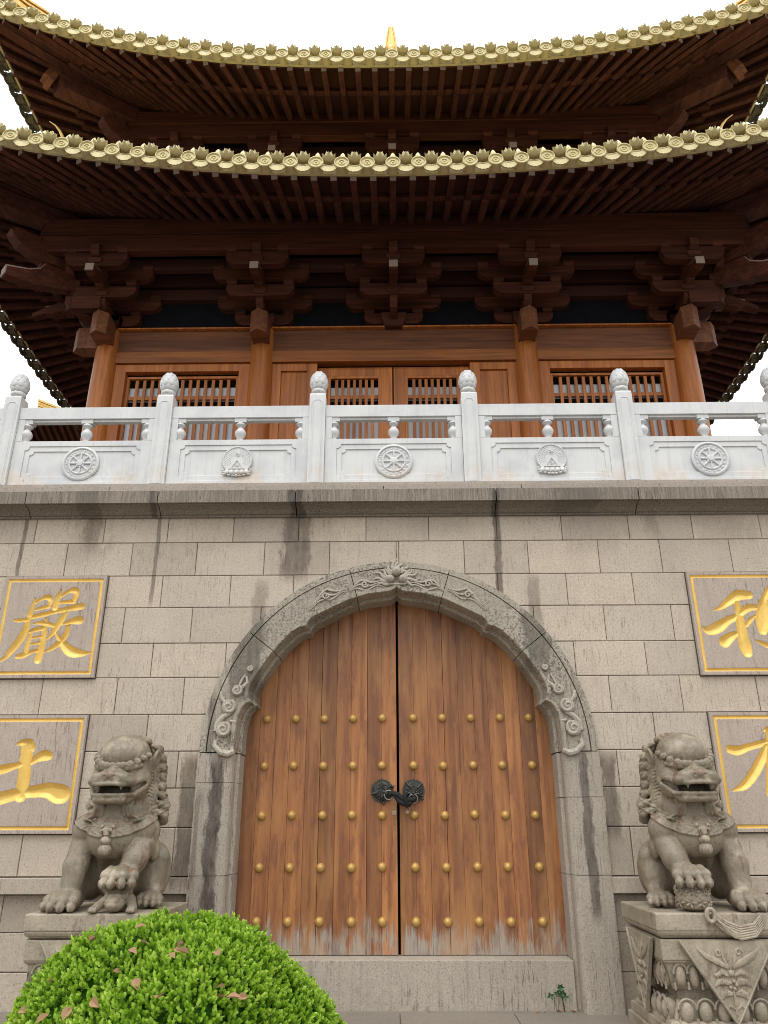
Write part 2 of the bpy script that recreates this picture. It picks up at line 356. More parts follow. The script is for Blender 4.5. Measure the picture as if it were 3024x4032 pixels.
M['cloth'] = m_cloth()
def m_pane():
    t = T('pale_window_pane'); return t.fin(t.mix(t.noise(1.2, 3, .5), (.62, .66, .69), (.52, .56, .59)), .25, None, 0, .5)  # pale sky reflection put into the pane colour
M['pane'] = m_pane()
def m_leaf(name, a, b, c3, trans=.42):
    t = T(name); c = t.ramp(t.attr(), [(0, a), (.5, b), (1, c3)])
    t.fin(c, .33 if trans > .2 else .9, None, 0, .5 if trans > .2 else .05)
    tr = t.t.nodes.new('ShaderNodeBsdfTranslucent'); t.L(c, tr.inputs['Color']); mx = t.t.nodes.new('ShaderNodeMixShader'); mx.inputs[0].default_value = trans
    t.L(t.b.outputs[0], mx.inputs[1]); t.L(tr.outputs[0], mx.inputs[2]); t.L(mx.outputs[0], t.out.inputs['Surface']); return t.m
M['leaf'] = m_leaf('boxwood_leaf', (.10, .22, .014), (.28, .48, .03), (.52, .68, .12))
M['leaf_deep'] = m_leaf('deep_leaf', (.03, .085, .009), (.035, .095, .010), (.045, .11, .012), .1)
M['deadleaf'] = m_leaf('dry_leaf', (.24, .13, .07), (.36, .22, .13), (.46, .32, .20), .15)
M['twig'] = T('twig').fin((.05, .035, .022), .9)
M['sprout'] = m_leaf('sprout_leaf', (.02, .07, .025), (.03, .10, .03), (.05, .14, .04), .25)

# ------------------------------------------------------------------ ground
GZ = -.13
g = MB()
g.add([(-90, -90, GZ-.02), (90, -90, GZ-.02), (90, 90, GZ-.02), (-90, 90, GZ-.02)], [(0, 1, 2, 3)], .4)
gm = g.build('ground', M['mortar']); gm['kind'] = 'structure'
p = MB()
ys = [.9, .02]+[-.62*i+.02 for i in range(1, 16)]
for i in range(len(ys)-1):
    xx = -9.6+(.55 if i % 2 else 0)
    while xx < 9.6:
        w = 1.12+random.uniform(-.06, .06)
        p.box(xx+.004, xx+w-.004, ys[i+1]+.004, ys[i]-.004, GZ-.015, GZ, random.uniform(.3, .7)); xx += w
pv = p.build('paving', M['paving']); pv['kind'] = 'structure'

# ------------------------------------------------------------------ the granite wall
wall = thing('stone_wall', 'tan granite block wall with moulded cornice around the arched gateway', 'wall', (0, 0, 0))
def half_open(z):
    if z < 2.31: return 2.14
    d = 2.125**2-(z-2.31)**2
    return math.sqrt(d) if d > 0 else 0.
def block(mb, x0, x1, z0, z1, y, tone, back):
    # one stone, its edge cut to the arch where it meets it
    g = .0035; x0 += g; x1 -= g; z0 += g; z1 -= g
    if x0 < 0 < x1 and half_open(z0) > 0.02:
        block(mb, x0-g, .0, z0-g, z1+g, y, tone, back); block(mb, 0., x1+g, z0-g, z1+g, y, tone, back); return
    zs = [z0+(z1-z0)*i/6 for i in range(7)]
    sgn = -1 if (x0+x1)/2 < 0 else 1
    if half_open(z0) <= 0: rows = [(x0, x1, z) for z in zs]
    elif sgn < 0: rows = [(x0, min(x1, -half_open(z)), z) for z in zs]
    else: rows = [(max(x0, half_open(z)), x1, z) for z in zs]
    rows = [r for r in rows if r[1]-r[0] > .004]
    if len(rows) < 2: return
    straight = all(abs(r[0]-rows[0][0]) < 1e-6 and abs(r[1]-rows[0][1]) < 1e-6 for r in rows)
    if straight: rows = [rows[0], rows[-1]]
    loop = [(r[0], r[2]) for r in rows]+[(r[1], r[2]) for r in reversed(rows)]
    b = .006; n = len(loop); k = len(rows)
    inn = []
    for i, (x, z) in enumerate(loop):
        left = i < k; j = i if left else n-1-i
        zz = z+(b if j == 0 else (-b if j == k-1 else 0)); inn.append((x+(b if left else -b), zz))
    vs = [(x, y, z) for x, z in inn]+[(x, y+.005, z) for x, z in loop]+[(x, back, z) for x, z in loop]
    fs = [tuple(range(n))]+[(i, n+i, n+(i+1) % n, (i+1) % n) for i in range(n)]+[(n+i, 2*n+i, 2*n+(i+1) % n, n+(i+1) % n) for i in range(n)]
    mb.add(vs, fs, tone)
mb = MB(); XE = 8.6
rowz = [1.082, 1.552, 1.946, 2.328, 2.722, 3.131, 3.525, 3.948, 4.338, 4.758, 5.085]
for r in range(len(rowz)-1):
    k = len(rowz)-2-r
    xs = [-XE]; x = -8.4+(0 if k % 2 == 0 else .4)
    while x < XE: xs.append(x+random.uniform(-.035, .035)); x += .8
    xs.append(XE)
    for a, b in zip(xs, xs[1:]):
        block(mb, a, b, rowz[r], rowz[r+1], random.uniform(-.0025, .002), min(1, max(0, random.gauss(.52, .19))), .03)
for (z0, z1, y, L) in [(.918, 1.078, -.05, 1.5), (.562, .912, .055, 1.25), (.21, .562, .055, 1.1), (-.15, .21, .055, 1.2)]:
    x = -XE+random.uniform(-.6, 0); xs = []
    while x < XE: xs.append(max(-XE, x)); x += L
    xs.append(XE)
    for a, b in zip(xs, xs[1:]):
        if b-a > .02: block(mb, a, b, z0, z1, y, min(1, max(0, random.gauss(.4, .16))), .09)
mb.build('masonry', M['wall'], wall)
bk = MB()
zs = [GZ-.02, .925, .99, 2.31]+[2.31+2.125*math.sin(a*math.pi/2/14) for a in range(1, 15)]+[5.1]
for a, b in zip(zs, zs[1:]):
    h0, h1 = half_open(a), half_open(b-1e-6 if b < 4.5 else b)
    yb = .075 if b < 1 else .012
    for s in (-1, 1):
        bk.add([(s*XE, .013, a), (s*h0, .013, a), (s*h1, .013, b), (s*XE, .013, b)] if a > 1.07 or True else [], [(0, 1, 2, 3)])
# below the ledge the face is set back
bk.v = [(x, .08 if z < 1.0 else y, z) for x, y, z in bk.v]
bk.box(-XE, -2.0, .5, 13, GZ-.02, 5.4); bk.box(2.0, XE, .5, 13, GZ-.02, 5.4); bk.box(-2.0, 2.0, .6, 13, 4.42, 5.4); bk.box(-2., 2., .75, .85, GZ-.02, 4.42)
bk.box(-XE, XE, .3, 13, 5.405, 5.44)
bk.build('core', M['mortar'], wall)
# cornice in long stones with open joints
co = MB()
prof = [(.02, 5.075), (-.035, 5.075), (-.035, 5.098), (-.055, 5.102), (-.075, 5.118), (-.10, 5.145), (-.15, 5.168), (-.205, 5.178), (-.205, 5.186), (-.24, 5.188), (-.24, 5.345), (-.10, 5.352), (.02, 5.352)]
jx = [-XE, -7.1, -5.0, -4.49, -2.885, -1.215, 1.21, 2.92, 4.72, 6.6, XE]
for a, b in zip(jx, jx[1:]): co.prism(prof, a+.006, b-.006, 'x', random.uniform(.35, .65))
co.build('cornice', M['cornice'], wall)
ct = MB(); x = -XE
while x < XE:
    w = 1.69; ct.box(x+.004, min(x+w, XE)-.004, -.135, .32, 5.354, 5.45, random.uniform(.3, .6)); x += w
ct.box(-XE, XE, -.085, .33, 5.451, 5.508, .55)
ct.build('coping', M['coping'], wall)

# arch surround: jambs and five voussoirs
inn = [(-1.785, 2.31), (-1.784, 2.5), (-1.77, 2.68), (-1.725, 2.785), (-1.685, 2.828), (-1.640, 2.848), (-1.663, 2.90), (-1.663, 2.97), (-1.641, 3.05), (-1.565, 3.18), (-1.46, 3.34), (-1.33, 3.507), (-1.20, 3.635), (-1.12, 3.685), (-1.045, 3.70), (-1.025, 3.755), (-.97, 3.805), (-.90, 3.84), (-.764, 3.91), (-.553, 4.01), (-.332, 4.075), (-.14, 4.098), (-.07, 4.11), (-.03, 4.135), (0, 4.165)]
inn = inn+[(-x, z) for x, z in reversed(inn[:-1])]
def ray(pt, Rr):
    a = math.atan2(pt[1]-2.31, pt[0]); return (Rr*math.cos(a), 2.31+Rr*math.sin(a))
def xsect(pt):
    """points across the surround, outside to inside, for one ray"""
    ox = ray(pt, 1.0); d = (ox[0], ox[1]-2.31)
    q = lambda k: (pt[0]+d[0]*k, pt[1]+d[1]*k)
    R0, R1, R2, R3 = ray(pt, 2.17), ray(pt, 2.10), ray(pt, 2.093), ray(pt, 2.082)
    A, B = q(.052), q(.046); C = q(0); D = q(-.012); E = q(-.045)
    L = [(R0, .03), (R0, -.045), (R1, -.055), (R2, -.012), (R3, -.012), (R3, -.072), (A, -.072), (B, -.092), (q(.008), -.092), (C, -.08), (D, .03), (q(-.014), .12), (E, .135), (E, .40)]
    return [(p[0], y, p[1]) for p, y in L]
ar = MB()
cuts = [0, 37.5, 73, 105, 142, 180.01]
def fine(pts):
    out = []
    for a, b in zip(pts, pts[1:]):
        n = max(1, int(math.dist(a, b)/.05))
        out += [(a[0]+(b[0]-a[0])*i/n, a[1]+(b[1]-a[1])*i/n) for i in range(n)]
    return out+[pts[-1]]
fi = fine(inn)
ang = [math.degrees(math.atan2(z-2.31, x)) for x, z in fi]
def loft(mb, secs, tone):
    n = len(secs[0]); vs = [p for s in secs for p in s]; fs = []
    for i in range(len(secs)-1):
        for k in range(n-1): fs.append((i*n+k, i*n+k+1, (i+1)*n+k+1, (i+1)*n+k))
    m = (len(secs)-1)*n
    fs += [tuple(range(n)), tuple(m+k for k in range(n))]
    mb.add(vs, fs, tone)
def at_angle(a):
    for i in range(len(ang)-1):
        lo, hi = sorted((ang[i], ang[i+1]))
        if lo <= a <= hi and hi > lo:
            t = (a-ang[i])/(ang[i+1]-ang[i]); return (fi[i][0]+(fi[i+1][0]-fi[i][0])*t, fi[i][1]+(fi[i+1][1]-fi[i][1])*t)
    return fi[0] if a > 90 else fi[-1]
for a, b in zip(cuts, cuts[1:]):
    pts = [at_angle(b-.12)]+[p_ for p_, an in zip(fi, ang) if a+.15 < an < b-.15]+[at_angle(a+.12)]
    loft(ar, [xsect(q) for q in pts], random.uniform(.4, .6))
surround = ar.build('arch_surround', M['arch_ring'], wall)
def jamb_sec(s, z):
    L = [(2.175, .03), (2.175, -.06), (2.095, -.065), (2.09, -.06), (1.85, -.06), (1.83, -.055), (1.80, -.03), (1.787, .0), (1.785, .12), (1.752, .135), (1.752, .40)]
    return [(s*x, y, z) for x, y in L]
for s in (-1, 1):
    jm = MB()
    for z0, z1 in ((GZ, 1.088), (1.094, 1.84 if s > 0 else 2.0), (1.846 if s > 0 else 2.004, 2.304)):
        loft(jm, [jamb_sec(s, z0), jamb_sec(s, z1)], random.uniform(.4, .62))
    jm.build('gate_jamb', M['arch'], wall)
th = MB(); th.box(-1.745, 1.745, .10, .62, GZ-.01, .306, .62)
th.build('threshold', M['arch'], wall, bevel=.006)

# carved relief on the surround
def relief(paths, name, y=-.09):
    m = MB()
    for pts, r in paths:
        m.tube([(p[0], y+(p[2] if len(p) > 2 else 0), p[1]) for p in pts], r, 8, (1, .75), .6, (0, 1, 0))
    return m
def spiral(cx, cz, r, a0, turns, n=22, sg=1):
    return [(cx+r*(1-.85*i/n)*math.cos(a0+sg*turns*6.283*i/n), cz+r*(1-.85*i/n)*math.sin(a0+sg*turns*6.283*i/n)) for i in range(n+1)]
for s in (-1, 1):
    m = MB()
    for cx, cz, r in ((1.915, 2.55, .085), (1.87, 2.79, .08), (1.79, 2.97, .06), (1.66, 3.21, .035)):
        m.lathe([(r, 0), (r, .022), (r*.93, .034), (r*.5, .036), (0, .036)], (s*cx, -.07, cz), 16, 'y', .62)
        sp = spiral(s*cx, cz, r*.9, 1.2 if s < 0 else 1.9, 1.5, 22, s)
        m.tube([(a, -.108, b) for a, b in sp], [.015*(r/.085)*(1-.5*i/22)+.004 for i in range(23)], 7, (1, .8), .6, (0, 1, 0))
    for pts, r0 in (([(1.78, 2.32), (1.85, 2.29), (1.93, 2.31), (2.0, 2.38), (1.99, 2.44)], .035), ([(2.0, 2.53), (1.985, 2.62), (1.92, 2.69), (1.86, 2.72), (1.80, 2.77)], .03),
                    ([(1.92, 2.84), (1.965, 2.90), (1.97, 2.96)], .025), ([(1.83, 2.99), (1.74, 3.0), (1.68, 3.06), (1.70, 3.13)], .022), ([(1.77, 3.03), (1.745, 3.09), (1.71, 3.15)], .014), ([(1.85, 2.64), (1.80, 2.63), (1.78, 2.645)], .018)):
        n = len(pts); m.tube([(s*a, -.082, b) for a, b in pts], [r0*1.15*(1-.75*abs(i/(n-1)-.35)) for i in range(n)], 8, (1, .9), .6, (0, 1, 0))
    # cloud bands along the crown
    for k, (x0, x1) in enumerate(((.16, .55), (.60, 1.02))):
        for j in range(3):
            pts = []
            for i in range(25):
                t = i/24; x = x0+(x1-x0)*t
                base = 4.135-.19*(x/.9)**2.2 if x < .8 else 4.0-.62*(x-.8)
                z = base+.035+.045*j*(.4+.6*math.sin(math.pi*t))+.022*math.sin(t*9.5+j*.7+k)
                pts.append((s*x, -.078-.004*j, z))
            m.tube(pts, [.013*(1-.6*abs(2*i/24-1)**2) for i in range(25)], 6, (1, .8), .6, (0, 1, 0))
        cx = x0+(x1-x0)*.55; cz = (4.135-.19*(cx/.9)**2.2)+.085
        m.tube([(a, -.095, b) for a, b in spiral(s*cx, cz, .045, 0, 1.3, 16, s)], .011, 6, (1, .8), .6, (0, 1, 0))
    m.build('cloud_relief', M['carved'], surround, smooth=True)
fl = MB()
for cx, cz, r in ((0, 4.345, .055), (-.075, 4.255, .05), (.075, 4.255, .05)):
    fl.ball((cx, -.10, cz), r, 14, 9, None, .3)
    fl.tube([(a, -.10-r*.98, b) for a, b in spiral(cx, cz, r*.28, 0, 1.2, 10)], .005, 5, (1, .7), .4, (0, 1, 0))
for a, l, cx, cz in [(90, .15, 0, 4.37), (66, .14, .02, 4.37), (114, .14, -.02, 4.37), (42, .14, .05, 4.345), (138, .14, -.05, 4.345), (20, .13, .05, 4.33), (160, .13, -.05, 4.33), (24, .17, .10, 4.27), (156, .17, -.10, 4.27), (6, .18, .10, 4.24), (174, .18, -.10, 4.24), (44, .14, .09, 4.28), (136, .14, -.09, 4.28), (-10, .14, .09, 4.21), (190, .14, -.09, 4.21)]:
    c, s_ = math.cos(R(a)), math.sin(R(a)); pts = []
    for i in range(8):
        t = i/7; w = .016*math.sin(t*7)
        pts.append((cx+c*l*t-s_*w, -.082, cz+s_*l*t+c*w))
    fl.tube(pts, [.026*(1-t/7)**.7+.002 for t in range(8)], 7, (1, .8), .6, (0, 1, 0))
fl.box(-.11, .11, -.10, -.06, 4.185, 4.205, .6)
fl.build('flame_jewels', M['carved'], surround, smooth=True)

# ------------------------------------------------------------------ calligraphy plaques
STROKES = {'yan': [[(-4.259, 4.049, 0.012), (-4.274, 3.961, 0.019), (-4.289, 3.854, 0.03)], [(-4.247, 4.006, 0.013), (-4.173, 4.055, 0.019), (-4.108, 4.07, 0.03), (-4.071, 4.028, 0.025), (-4.089, 3.952, 0.018)], [(-4.226, 3.922, 0.013), (-4.147, 3.945, 0.018), (-4.076, 3.962, 0.019)], [(-3.961, 4.155, 0.008), (-3.989, 4.074, 0.026), (-4.006, 3.944, 0.033)], [(-3.952, 4.081, 0.015), (-3.879, 4.139, 0.02), (-3.806, 4.154, 0.033), (-3.778, 4.119, 0.03), (-3.796, 4.034, 0.025)], [(-3.97, 4.001, 0.013), (-3.882, 4.013, 0.019), (-3.796, 4.016, 0.022)], [(-4.468, 3.795, 0.006), (-4.411, 3.792, 0.019), (-4.295, 3.806, 0.019)], [(-4.291, 3.824, 0.019), (-4.155, 3.857, 0.025), (-4.012, 3.891, 0.022), (-3.854, 3.928, 0.025), (-3.739, 3.951, 0.034), (-3.695, 3.957, 0.033)], [(-4.295, 3.847, 0.022), (-4.303, 3.719, 0.031), (-4.346, 3.586, 0.038), (-4.425, 3.454, 0.035), (-4.483, 3.367, 0.022), (-4.559, 3.309, 0.007)], [(-4.234, 3.749, 0.004), (-4.17, 3.763, 0.016), (-4.079, 3.755, 0.025), (-3.994, 3.729, 0.019)], [(-4.092, 3.815, 0.013), (-4.086, 3.748, 0.019), (-4.091, 3.688, 0.016)], [(-4.297, 3.642, 0.004), (-4.214, 3.674, 0.021), (-4.086, 3.706, 0.022)], [(-4.239, 3.652, 0.019), (-4.253, 3.541, 0.023), (-4.263, 3.402, 0.025)], [(-4.085, 3.681, 0.025), (-4.086, 3.569, 0.031), (-4.096, 3.452, 0.038), (-4.108, 3.328, 0.036)], [(-4.213, 3.585, 0.01), (-4.125, 3.602, 0.015)], [(-4.216, 3.511, 0.01), (-4.12, 3.534, 0.015)], [(-4.352, 3.369, 0.022), (-4.282, 3.387, 0.029), (-4.187, 3.426, 0.019), (-4.074, 3.452, 0.016)], [(-3.871, 3.89, 0.022), (-3.904, 3.814, 0.033), (-3.954, 3.71, 0.03), (-3.999, 3.621, 0.019), (-4.056, 3.562, 0.004)], [(-3.885, 3.744, 0.01), (-3.802, 3.776, 0.025), (-3.708, 3.791, 0.041), (-3.685, 3.788, 0.034)], [(-3.816, 3.724, 0.019), (-3.831, 3.627, 0.029), (-3.896, 3.524, 0.031), (-3.987, 3.451, 0.018), (-4.054, 3.42, 0.004)], [(-3.961, 3.658, 0.009), (-3.886, 3.554, 0.026), (-3.791, 3.458, 0.048), (-3.719, 3.418, 0.051), (-3.615, 3.403, 0.032), (-3.507, 3.414, 0.004)]], 'tu': [[(-4.188, 2.398, 0.007), (-4.136, 2.421, 0.024), (-4.064, 2.404, 0.049), (-4.043, 2.364, 0.059)], [(-4.061, 2.391, 0.063), (-4.058, 2.206, 0.058), (-4.047, 2.023, 0.058), (-4.054, 1.87, 0.055)], [(-4.409, 2.122, 0.039), (-4.275, 2.148, 0.041), (-4.157, 2.18, 0.028), (-4.064, 2.206, 0.028)], [(-4.009, 2.206, 0.024), (-3.935, 2.258, 0.036), (-3.87, 2.284, 0.049), (-3.814, 2.281, 0.039)], [(-4.614, 1.77, 0.041), (-4.471, 1.801, 0.061), (-4.275, 1.845, 0.057), (-4.079, 1.895, 0.051), (-3.932, 1.914, 0.052), (-3.77, 1.926, 0.066), (-3.656, 1.894, 0.085), (-3.614, 1.887, 0.082)]], 'li': [[(4.105, 4.044, 0.041), (3.989, 4.047, 0.053), (3.874, 3.98, 0.042), (3.759, 3.9, 0.022), (3.663, 3.865, 0.004)], [(3.504, 3.668, 0.004), (3.577, 3.63, 0.042), (3.691, 3.667, 0.055), (3.805, 3.74, 0.041), (3.931, 3.799, 0.032), (4.063, 3.888, 0.036), (4.152, 3.898, 0.029), (4.222, 3.882, 0.017)], [(3.952, 3.964, 0.025), (3.954, 3.806, 0.041), (3.954, 3.599, 0.052), (3.96, 3.453, 0.061), (3.972, 3.374, 0.047)], [(3.919, 3.606, 0.017), (3.826, 3.563, 0.04), (3.736, 3.498, 0.057)], [(4.02, 3.687, 0.019), (4.075, 3.753, 0.022), (4.148, 3.808, 0.006)], [(4.372, 4.137, 0.032), (4.281, 4.0, 0.032), (4.236, 3.879, 0.061), (4.209, 3.745, 0.067), (4.193, 3.627, 0.046)], [(4.086, 3.518, 0.004), (4.149, 3.484, 0.019), (4.242, 3.444, 0.029), (4.34, 3.437, 0.043)], [(4.498, 4.105, 0.037), (4.426, 3.729, 0.051), (4.369, 3.436, 0.05)]], 'mu': [[(3.595, 2.326, 0.038), (3.674, 2.31, 0.042), (3.803, 2.346, 0.031), (3.946, 2.381, 0.03), (4.119, 2.427, 0.034), (4.288, 2.453, 0.041)], [(3.994, 2.51, 0.007), (4.036, 2.533, 0.023), (4.065, 2.467, 0.048), (4.029, 2.256, 0.047), (3.959, 1.871, 0.047)], [(4.004, 2.361, 0.034), (3.916, 2.217, 0.043), (3.8, 2.063, 0.044), (3.679, 1.948, 0.035), (3.547, 1.9, 0.005)], [(4.074, 2.334, 0.027), (4.174, 2.151, 0.047), (4.348, 1.946, 0.06)]]}
def seg_depth(X, Z, st):
    best = np.full(X.shape, -1.)
    # smooth the stroke
    P = np.array(st); tt = np.linspace(0, len(P)-1, (len(P)-1)*7+1); Q = []
    for t in tt:
        i = min(int(t), len(P)-2); u = t-i
        p0, p1, p2, p3 = P[max(i-1, 0)], P[i], P[i+1], P[min(i+2, len(P)-1)]
        Q.append(.5*((2*p1)+(-p0+p2)*u+(2*p0-5*p1+4*p2-p3)*u*u+(-p0+3*p1-3*p2+p3)*u**3))
    for a, b in zip(Q, Q[1:]):
        dx, dz = b[0]-a[0], b[1]-a[1]; l2 = dx*dx+dz*dz+1e-9
        t = np.clip(((X-a[0])*dx+(Z-a[1])*dz)/l2, 0, 1)
        d = np.hypot(X-a[0]-t*dx, Z-a[1]-t*dz)
        best = np.maximum(best, np.maximum(1.16*(a[2]+(b[2]-a[2])*t), .002)-d)
    return best
def plaque(label, char, x0, x1, z0, z1, strokes):
    th_ = thing('calligraphy_plaque', label, 'plaque', ((x0+x1)/2, 0, z0), 'carved plaques set in the wall')
    h = .0055; nx, nz = int((x1-x0)/h), int((z1-z0)/h)
    xs = np.linspace(x0, x1, nx+1); zs = np.linspace(z0, z1, nz+1); X, Z = np.meshgrid(xs, zs, indexing='ij')
    dep = np.full(X.shape, -1.)
    for st in strokes: dep = np.maximum(dep, seg_depth(X, Z, st))
    # gilded groove round the edge
    e = np.minimum(np.minimum(X-x0, x1-X), np.minimum(Z-z0, z1-Z)); bd = .019-np.abs(e-.055)
    Y = np.full(X.shape, -.045)
    Y += np.where(dep > 0, np.minimum(.040*np.clip(dep/.05, 0, 1)**.6, .040), 0)+np.where(bd > 0, np.minimum(bd*1.4, .018), 0)
    V = np.stack([X, Y, Z], -1).reshape(-1, 3); idx = np.arange((nx+1)*(nz+1)).reshape(nx+1, nz+1)
    F = np.stack([idx[:-1, :-1], idx[1:, :-1], idx[1:, 1:], idx[:-1, 1:]], -1).reshape(-1, 4)
    cd = (dep[:-1, :-1]+dep[1:, :-1]+dep[1:, 1:]+dep[:-1, 1:]).reshape(-1)/4; cb = (bd[:-1, :-1]+bd[1:, :-1]+bd[1:, 1:]+bd[:-1, 1:]).reshape(-1)/4
    o = ORG[th_.name]; Vl = V-np.array(o)
    def sub(mask, nm, mat):
        f = F[mask]; u, inv = np.unique(f, return_inverse=True); me = np_mesh(nm, Vl[u], inv.reshape(-1, 4), mat, True)
        return link(nm, me, th_, o)
    sub((cd <= 0) & (cb <= 0), 'slab', M['plaque']); sub(cd > 0, 'engraved_character', M['gold_letter']); sub((cb > 0) & (cd <= 0), 'gilded_border', M['gold_letter'])
    sl = MB(); sl.ring([(x0, z0), (x1, z0), (x1, z1), (x0, z1)], [(x0+.001, z0+.001), (x1-.001, z0+.001), (x1-.001, z1-.001), (x0+.001, z1-.001)], -.045, .02, .4)
    sl.build('slab_edge', M['plaque'], th_)
    jt = MB(); 
    jt.ring([(x0-.012, z0-.012), (x1+.012, z0-.012), (x1+.012, z1+.012), (x0-.012, z1+.012)], [(x0, z0), (x1, z0), (x1, z1), (x0, z1)], -.006, .02, .2)
    jt.build('mortar_joint', M['mortar'], th_)
plaque('engraved stone plaque with the gilded many-stroked character 嚴, above the plaque with 土', 'yan', -4.645, -3.44, 3.128, 4.331, STROKES['yan'])
plaque('engraved stone plaque with the gilded cross-like character 土, beside the lion head on the left', 'tu', -4.645, -3.445, 1.495, 2.717, STROKES['tu'])
plaque('engraved stone plaque with the gilded character 利, high on the wall right of the arch', 'li', 3.42, 4.625, 3.126, 4.331, STROKES['li'])
plaque('engraved stone plaque with gilded spreading tree-like strokes, behind the right lion', 'mu', 3.43, 4.63, 1.493, 2.717, STROKES['mu'])

# ------------------------------------------------------------------ wooden gate
GY = .40
gate = thing('wooden_gate', 'weathered brown double-leaf wooden gate with rows of gilded studs under the arch', 'gate', (0, GY, .31))
def top_at(x):
    return 2.31+math.sqrt(max(0, 2.05**2-x*x))
leaves = []
for s in (-1, 1):
    d = MB(); x = .014; i = 0
    ws = [.175, .165, .185, .17, .18, .165, .19, .17, .18, .20]
    for w in ws:
        gap = random.choice([.0012, .0015, .004, .002]); y = GY+random.uniform(-.0015, .0015)
        xa, xb = x, x+w-gap
        pts = [(s*xa, .312), (s*xb, .312), (s*xb, min(top_at(xb), 4.3)), (s*xa, min(top_at(xa), 4.3))]
        if pts[2][1] > .5: d.prism(pts, y, y+.06, 'y', random.random())
        x += w
    lf = d.build('door_leaf', M['door'], gate, bevel=.0025); leaves.append(lf)
b = MB(); b.box(-1.9, 1.9, GY+.07, GY+.10, .30, 4.4); b.build('backing', M['dark'], gate)
sm = MB(); sm.lathe([(.0485, 0), (.0485, .005), (.0455, .009), (.0445, .012), (.044, .020), (.039, .033), (.030, .043), (.016, .0495), (0, .052)], (0, 0, 0), 22, 'y')
stud_me = sm.mesh('door_stud', M['stud'], (0, 0, 0), True, 60)
for s, lf in zip((-1, 1), leaves):
    for r, z in enumerate((.618, 1.143, 1.67, 2.193, 2.717)):
        for k in range(5):
            link('door_stud', stud_me, lf, (s*(.179+.335*k)+random.uniform(-.004, .004), GY-.001, z+random.uniform(-.004, .004)))
# lion-face knockers
def knocker(cx, cz, rot):
    k = MB(); k.M = Matrix.Translation((cx, GY-.004, cz)) @ Matrix.Rotation(rot, 4, 'Y')
    n = 22; pts = []
    for i in range(n*6):
        a = 2*math.pi*i/(n*6); rr = .118+.008*abs(math.sin(a*n/2)); pts.append((rr*math.cos(a), rr*math.sin(a)))
    k.prism(pts, -.012, .0, 'y')
    k.ball((0, -.012, 0), (.105, .032, .105), 20, 8)
    k.prism([(-.05, .06), (0, .135), (.05, .06), (.03, .02), (-.03, .02)], -.045, -.01, 'y')
    for s in (-1, 1):
        k.tube([(s*.02, -.045, .035), (s*.06, -.05, .05), (s*.085, -.04, .085), (s*.10, -.03, .075)], [.012, .015, .012, .006], 8)
        k.tube([(a, -.052, b) for a, b in spiral(s*.045, .015, .026, 0, 1.2, 12, s)], .008, 6, (1, 1), .5, (0, 1, 0))
        k.ball((s*.034, -.05, -.012), .014, 8, 6); k.tube([(s*.015, -.055, -.035), (s*.055, -.052, -.028), (s*.09, -.035, -.05)], [.014, .015, .008], 8)
        for q in range(5): k.ball((s*(.055+.012*q), -.03, .04-.03*q), (.018, .012, .014), 8, 5)
    k.ball((0, -.06, -.022), (.022, .02, .02), 10, 6); k.ball((0, -.045, .05), .012, 8, 6); k.ball((0, -.045, -.055), (.04, .02, .016), 10, 6)
    kn = k.build('door_knocker', M['bronze'], gate, smooth=True)
    rg = MB(); rg.M = k.M; Rr = .048
    rg.tube([(Rr*math.sin(a), -.062, -.085+Rr*math.cos(a)) for a in [2*math.pi*i/24 for i in range(25)]], .0065, 8, (1, 1), .5, (0, 1, 0))
    rg.build('ring', M['steel'], kn, smooth=True)
knocker(-.178, 1.925, R(-58)); knocker(.172, 1.925, R(4))

# black cloth-wrapped chain and padlocks
ch = MB()
pts = [(-.10, GY-.075, 1.885), (-.07, GY-.10, 1.90), (-.01, GY-.11, 1.885), (.04, GY-.11, 1.845), (.09, GY-.105, 1.825), (.15, GY-.09, 1.83), (.19, GY-.075, 1.845)]
ch.tube(pts, [.022, .026, .030, .033, .032, .028, .02], 10)
ch.tube([(-.04, GY-.10, 1.87), (.0, GY-.115, 1.82), (.05, GY-.12, 1.79), (.10, GY-.115, 1.78), (.13, GY-.10, 1.80)], [.018, .024, .030, .028, .016], 10)
ch.tube([(.065, GY-.125, 1.90), (.075, GY-.14, 1.86), (.08, GY-.14, 1.81), (.09, GY-.13, 1.775), (.10, GY-.12, 1.745)], [.016, .02, .022, .018, .008], 9)
ch.tube([(.11, GY-.11, 1.80), (.135, GY-.11, 1.79), (.12, GY-.115, 1.755)], [.016, .024, .012], 9)
tag(ch.build('chain_sleeve', M['cloth'], smooth=True), 'black cloth sleeve of the chain tying the two gate knockers together', 'chain')
def padlock(x, z, tilt, label, sc=1.):
    t = thing('padlock', label, 'padlock', (x, GY-.08, z), 'padlocks on the gate chain')
    mtx = Matrix.Translation((x, GY-.08, z)) @ Matrix.Rotation(tilt, 4, 'Y') @ Matrix.Scale(sc, 4)
    b = MB(); b.M = mtx; b.box(-.024, .024, -.010, .010, -.048, 0); b.build('lock_body', M['brass'], t, bevel=.004)
    h = MB(); h.M = mtx; h.tube([(-.017, 0, -.005), (-.017, 0, .022)]+[(.017*math.cos(math.pi-a), 0, .026+.017*math.sin(a)) for a in [math.pi*i/8 for i in range(9)]]+[(.017, 0, .022), (.017, 0, -.005)], .0042, 8, (1, 1), .5, (0, 1, 0))
    h.build('shackle', M['steel'], t, smooth=True); return t
padlock(-.045, 1.715, R(2), 'small padlock hanging on loose chain links left of the gate gap')
padlock(.105, 1.72, R(20), 'tilted padlock below the black sleeve, right of the gate gap', .8)
lk = MB()
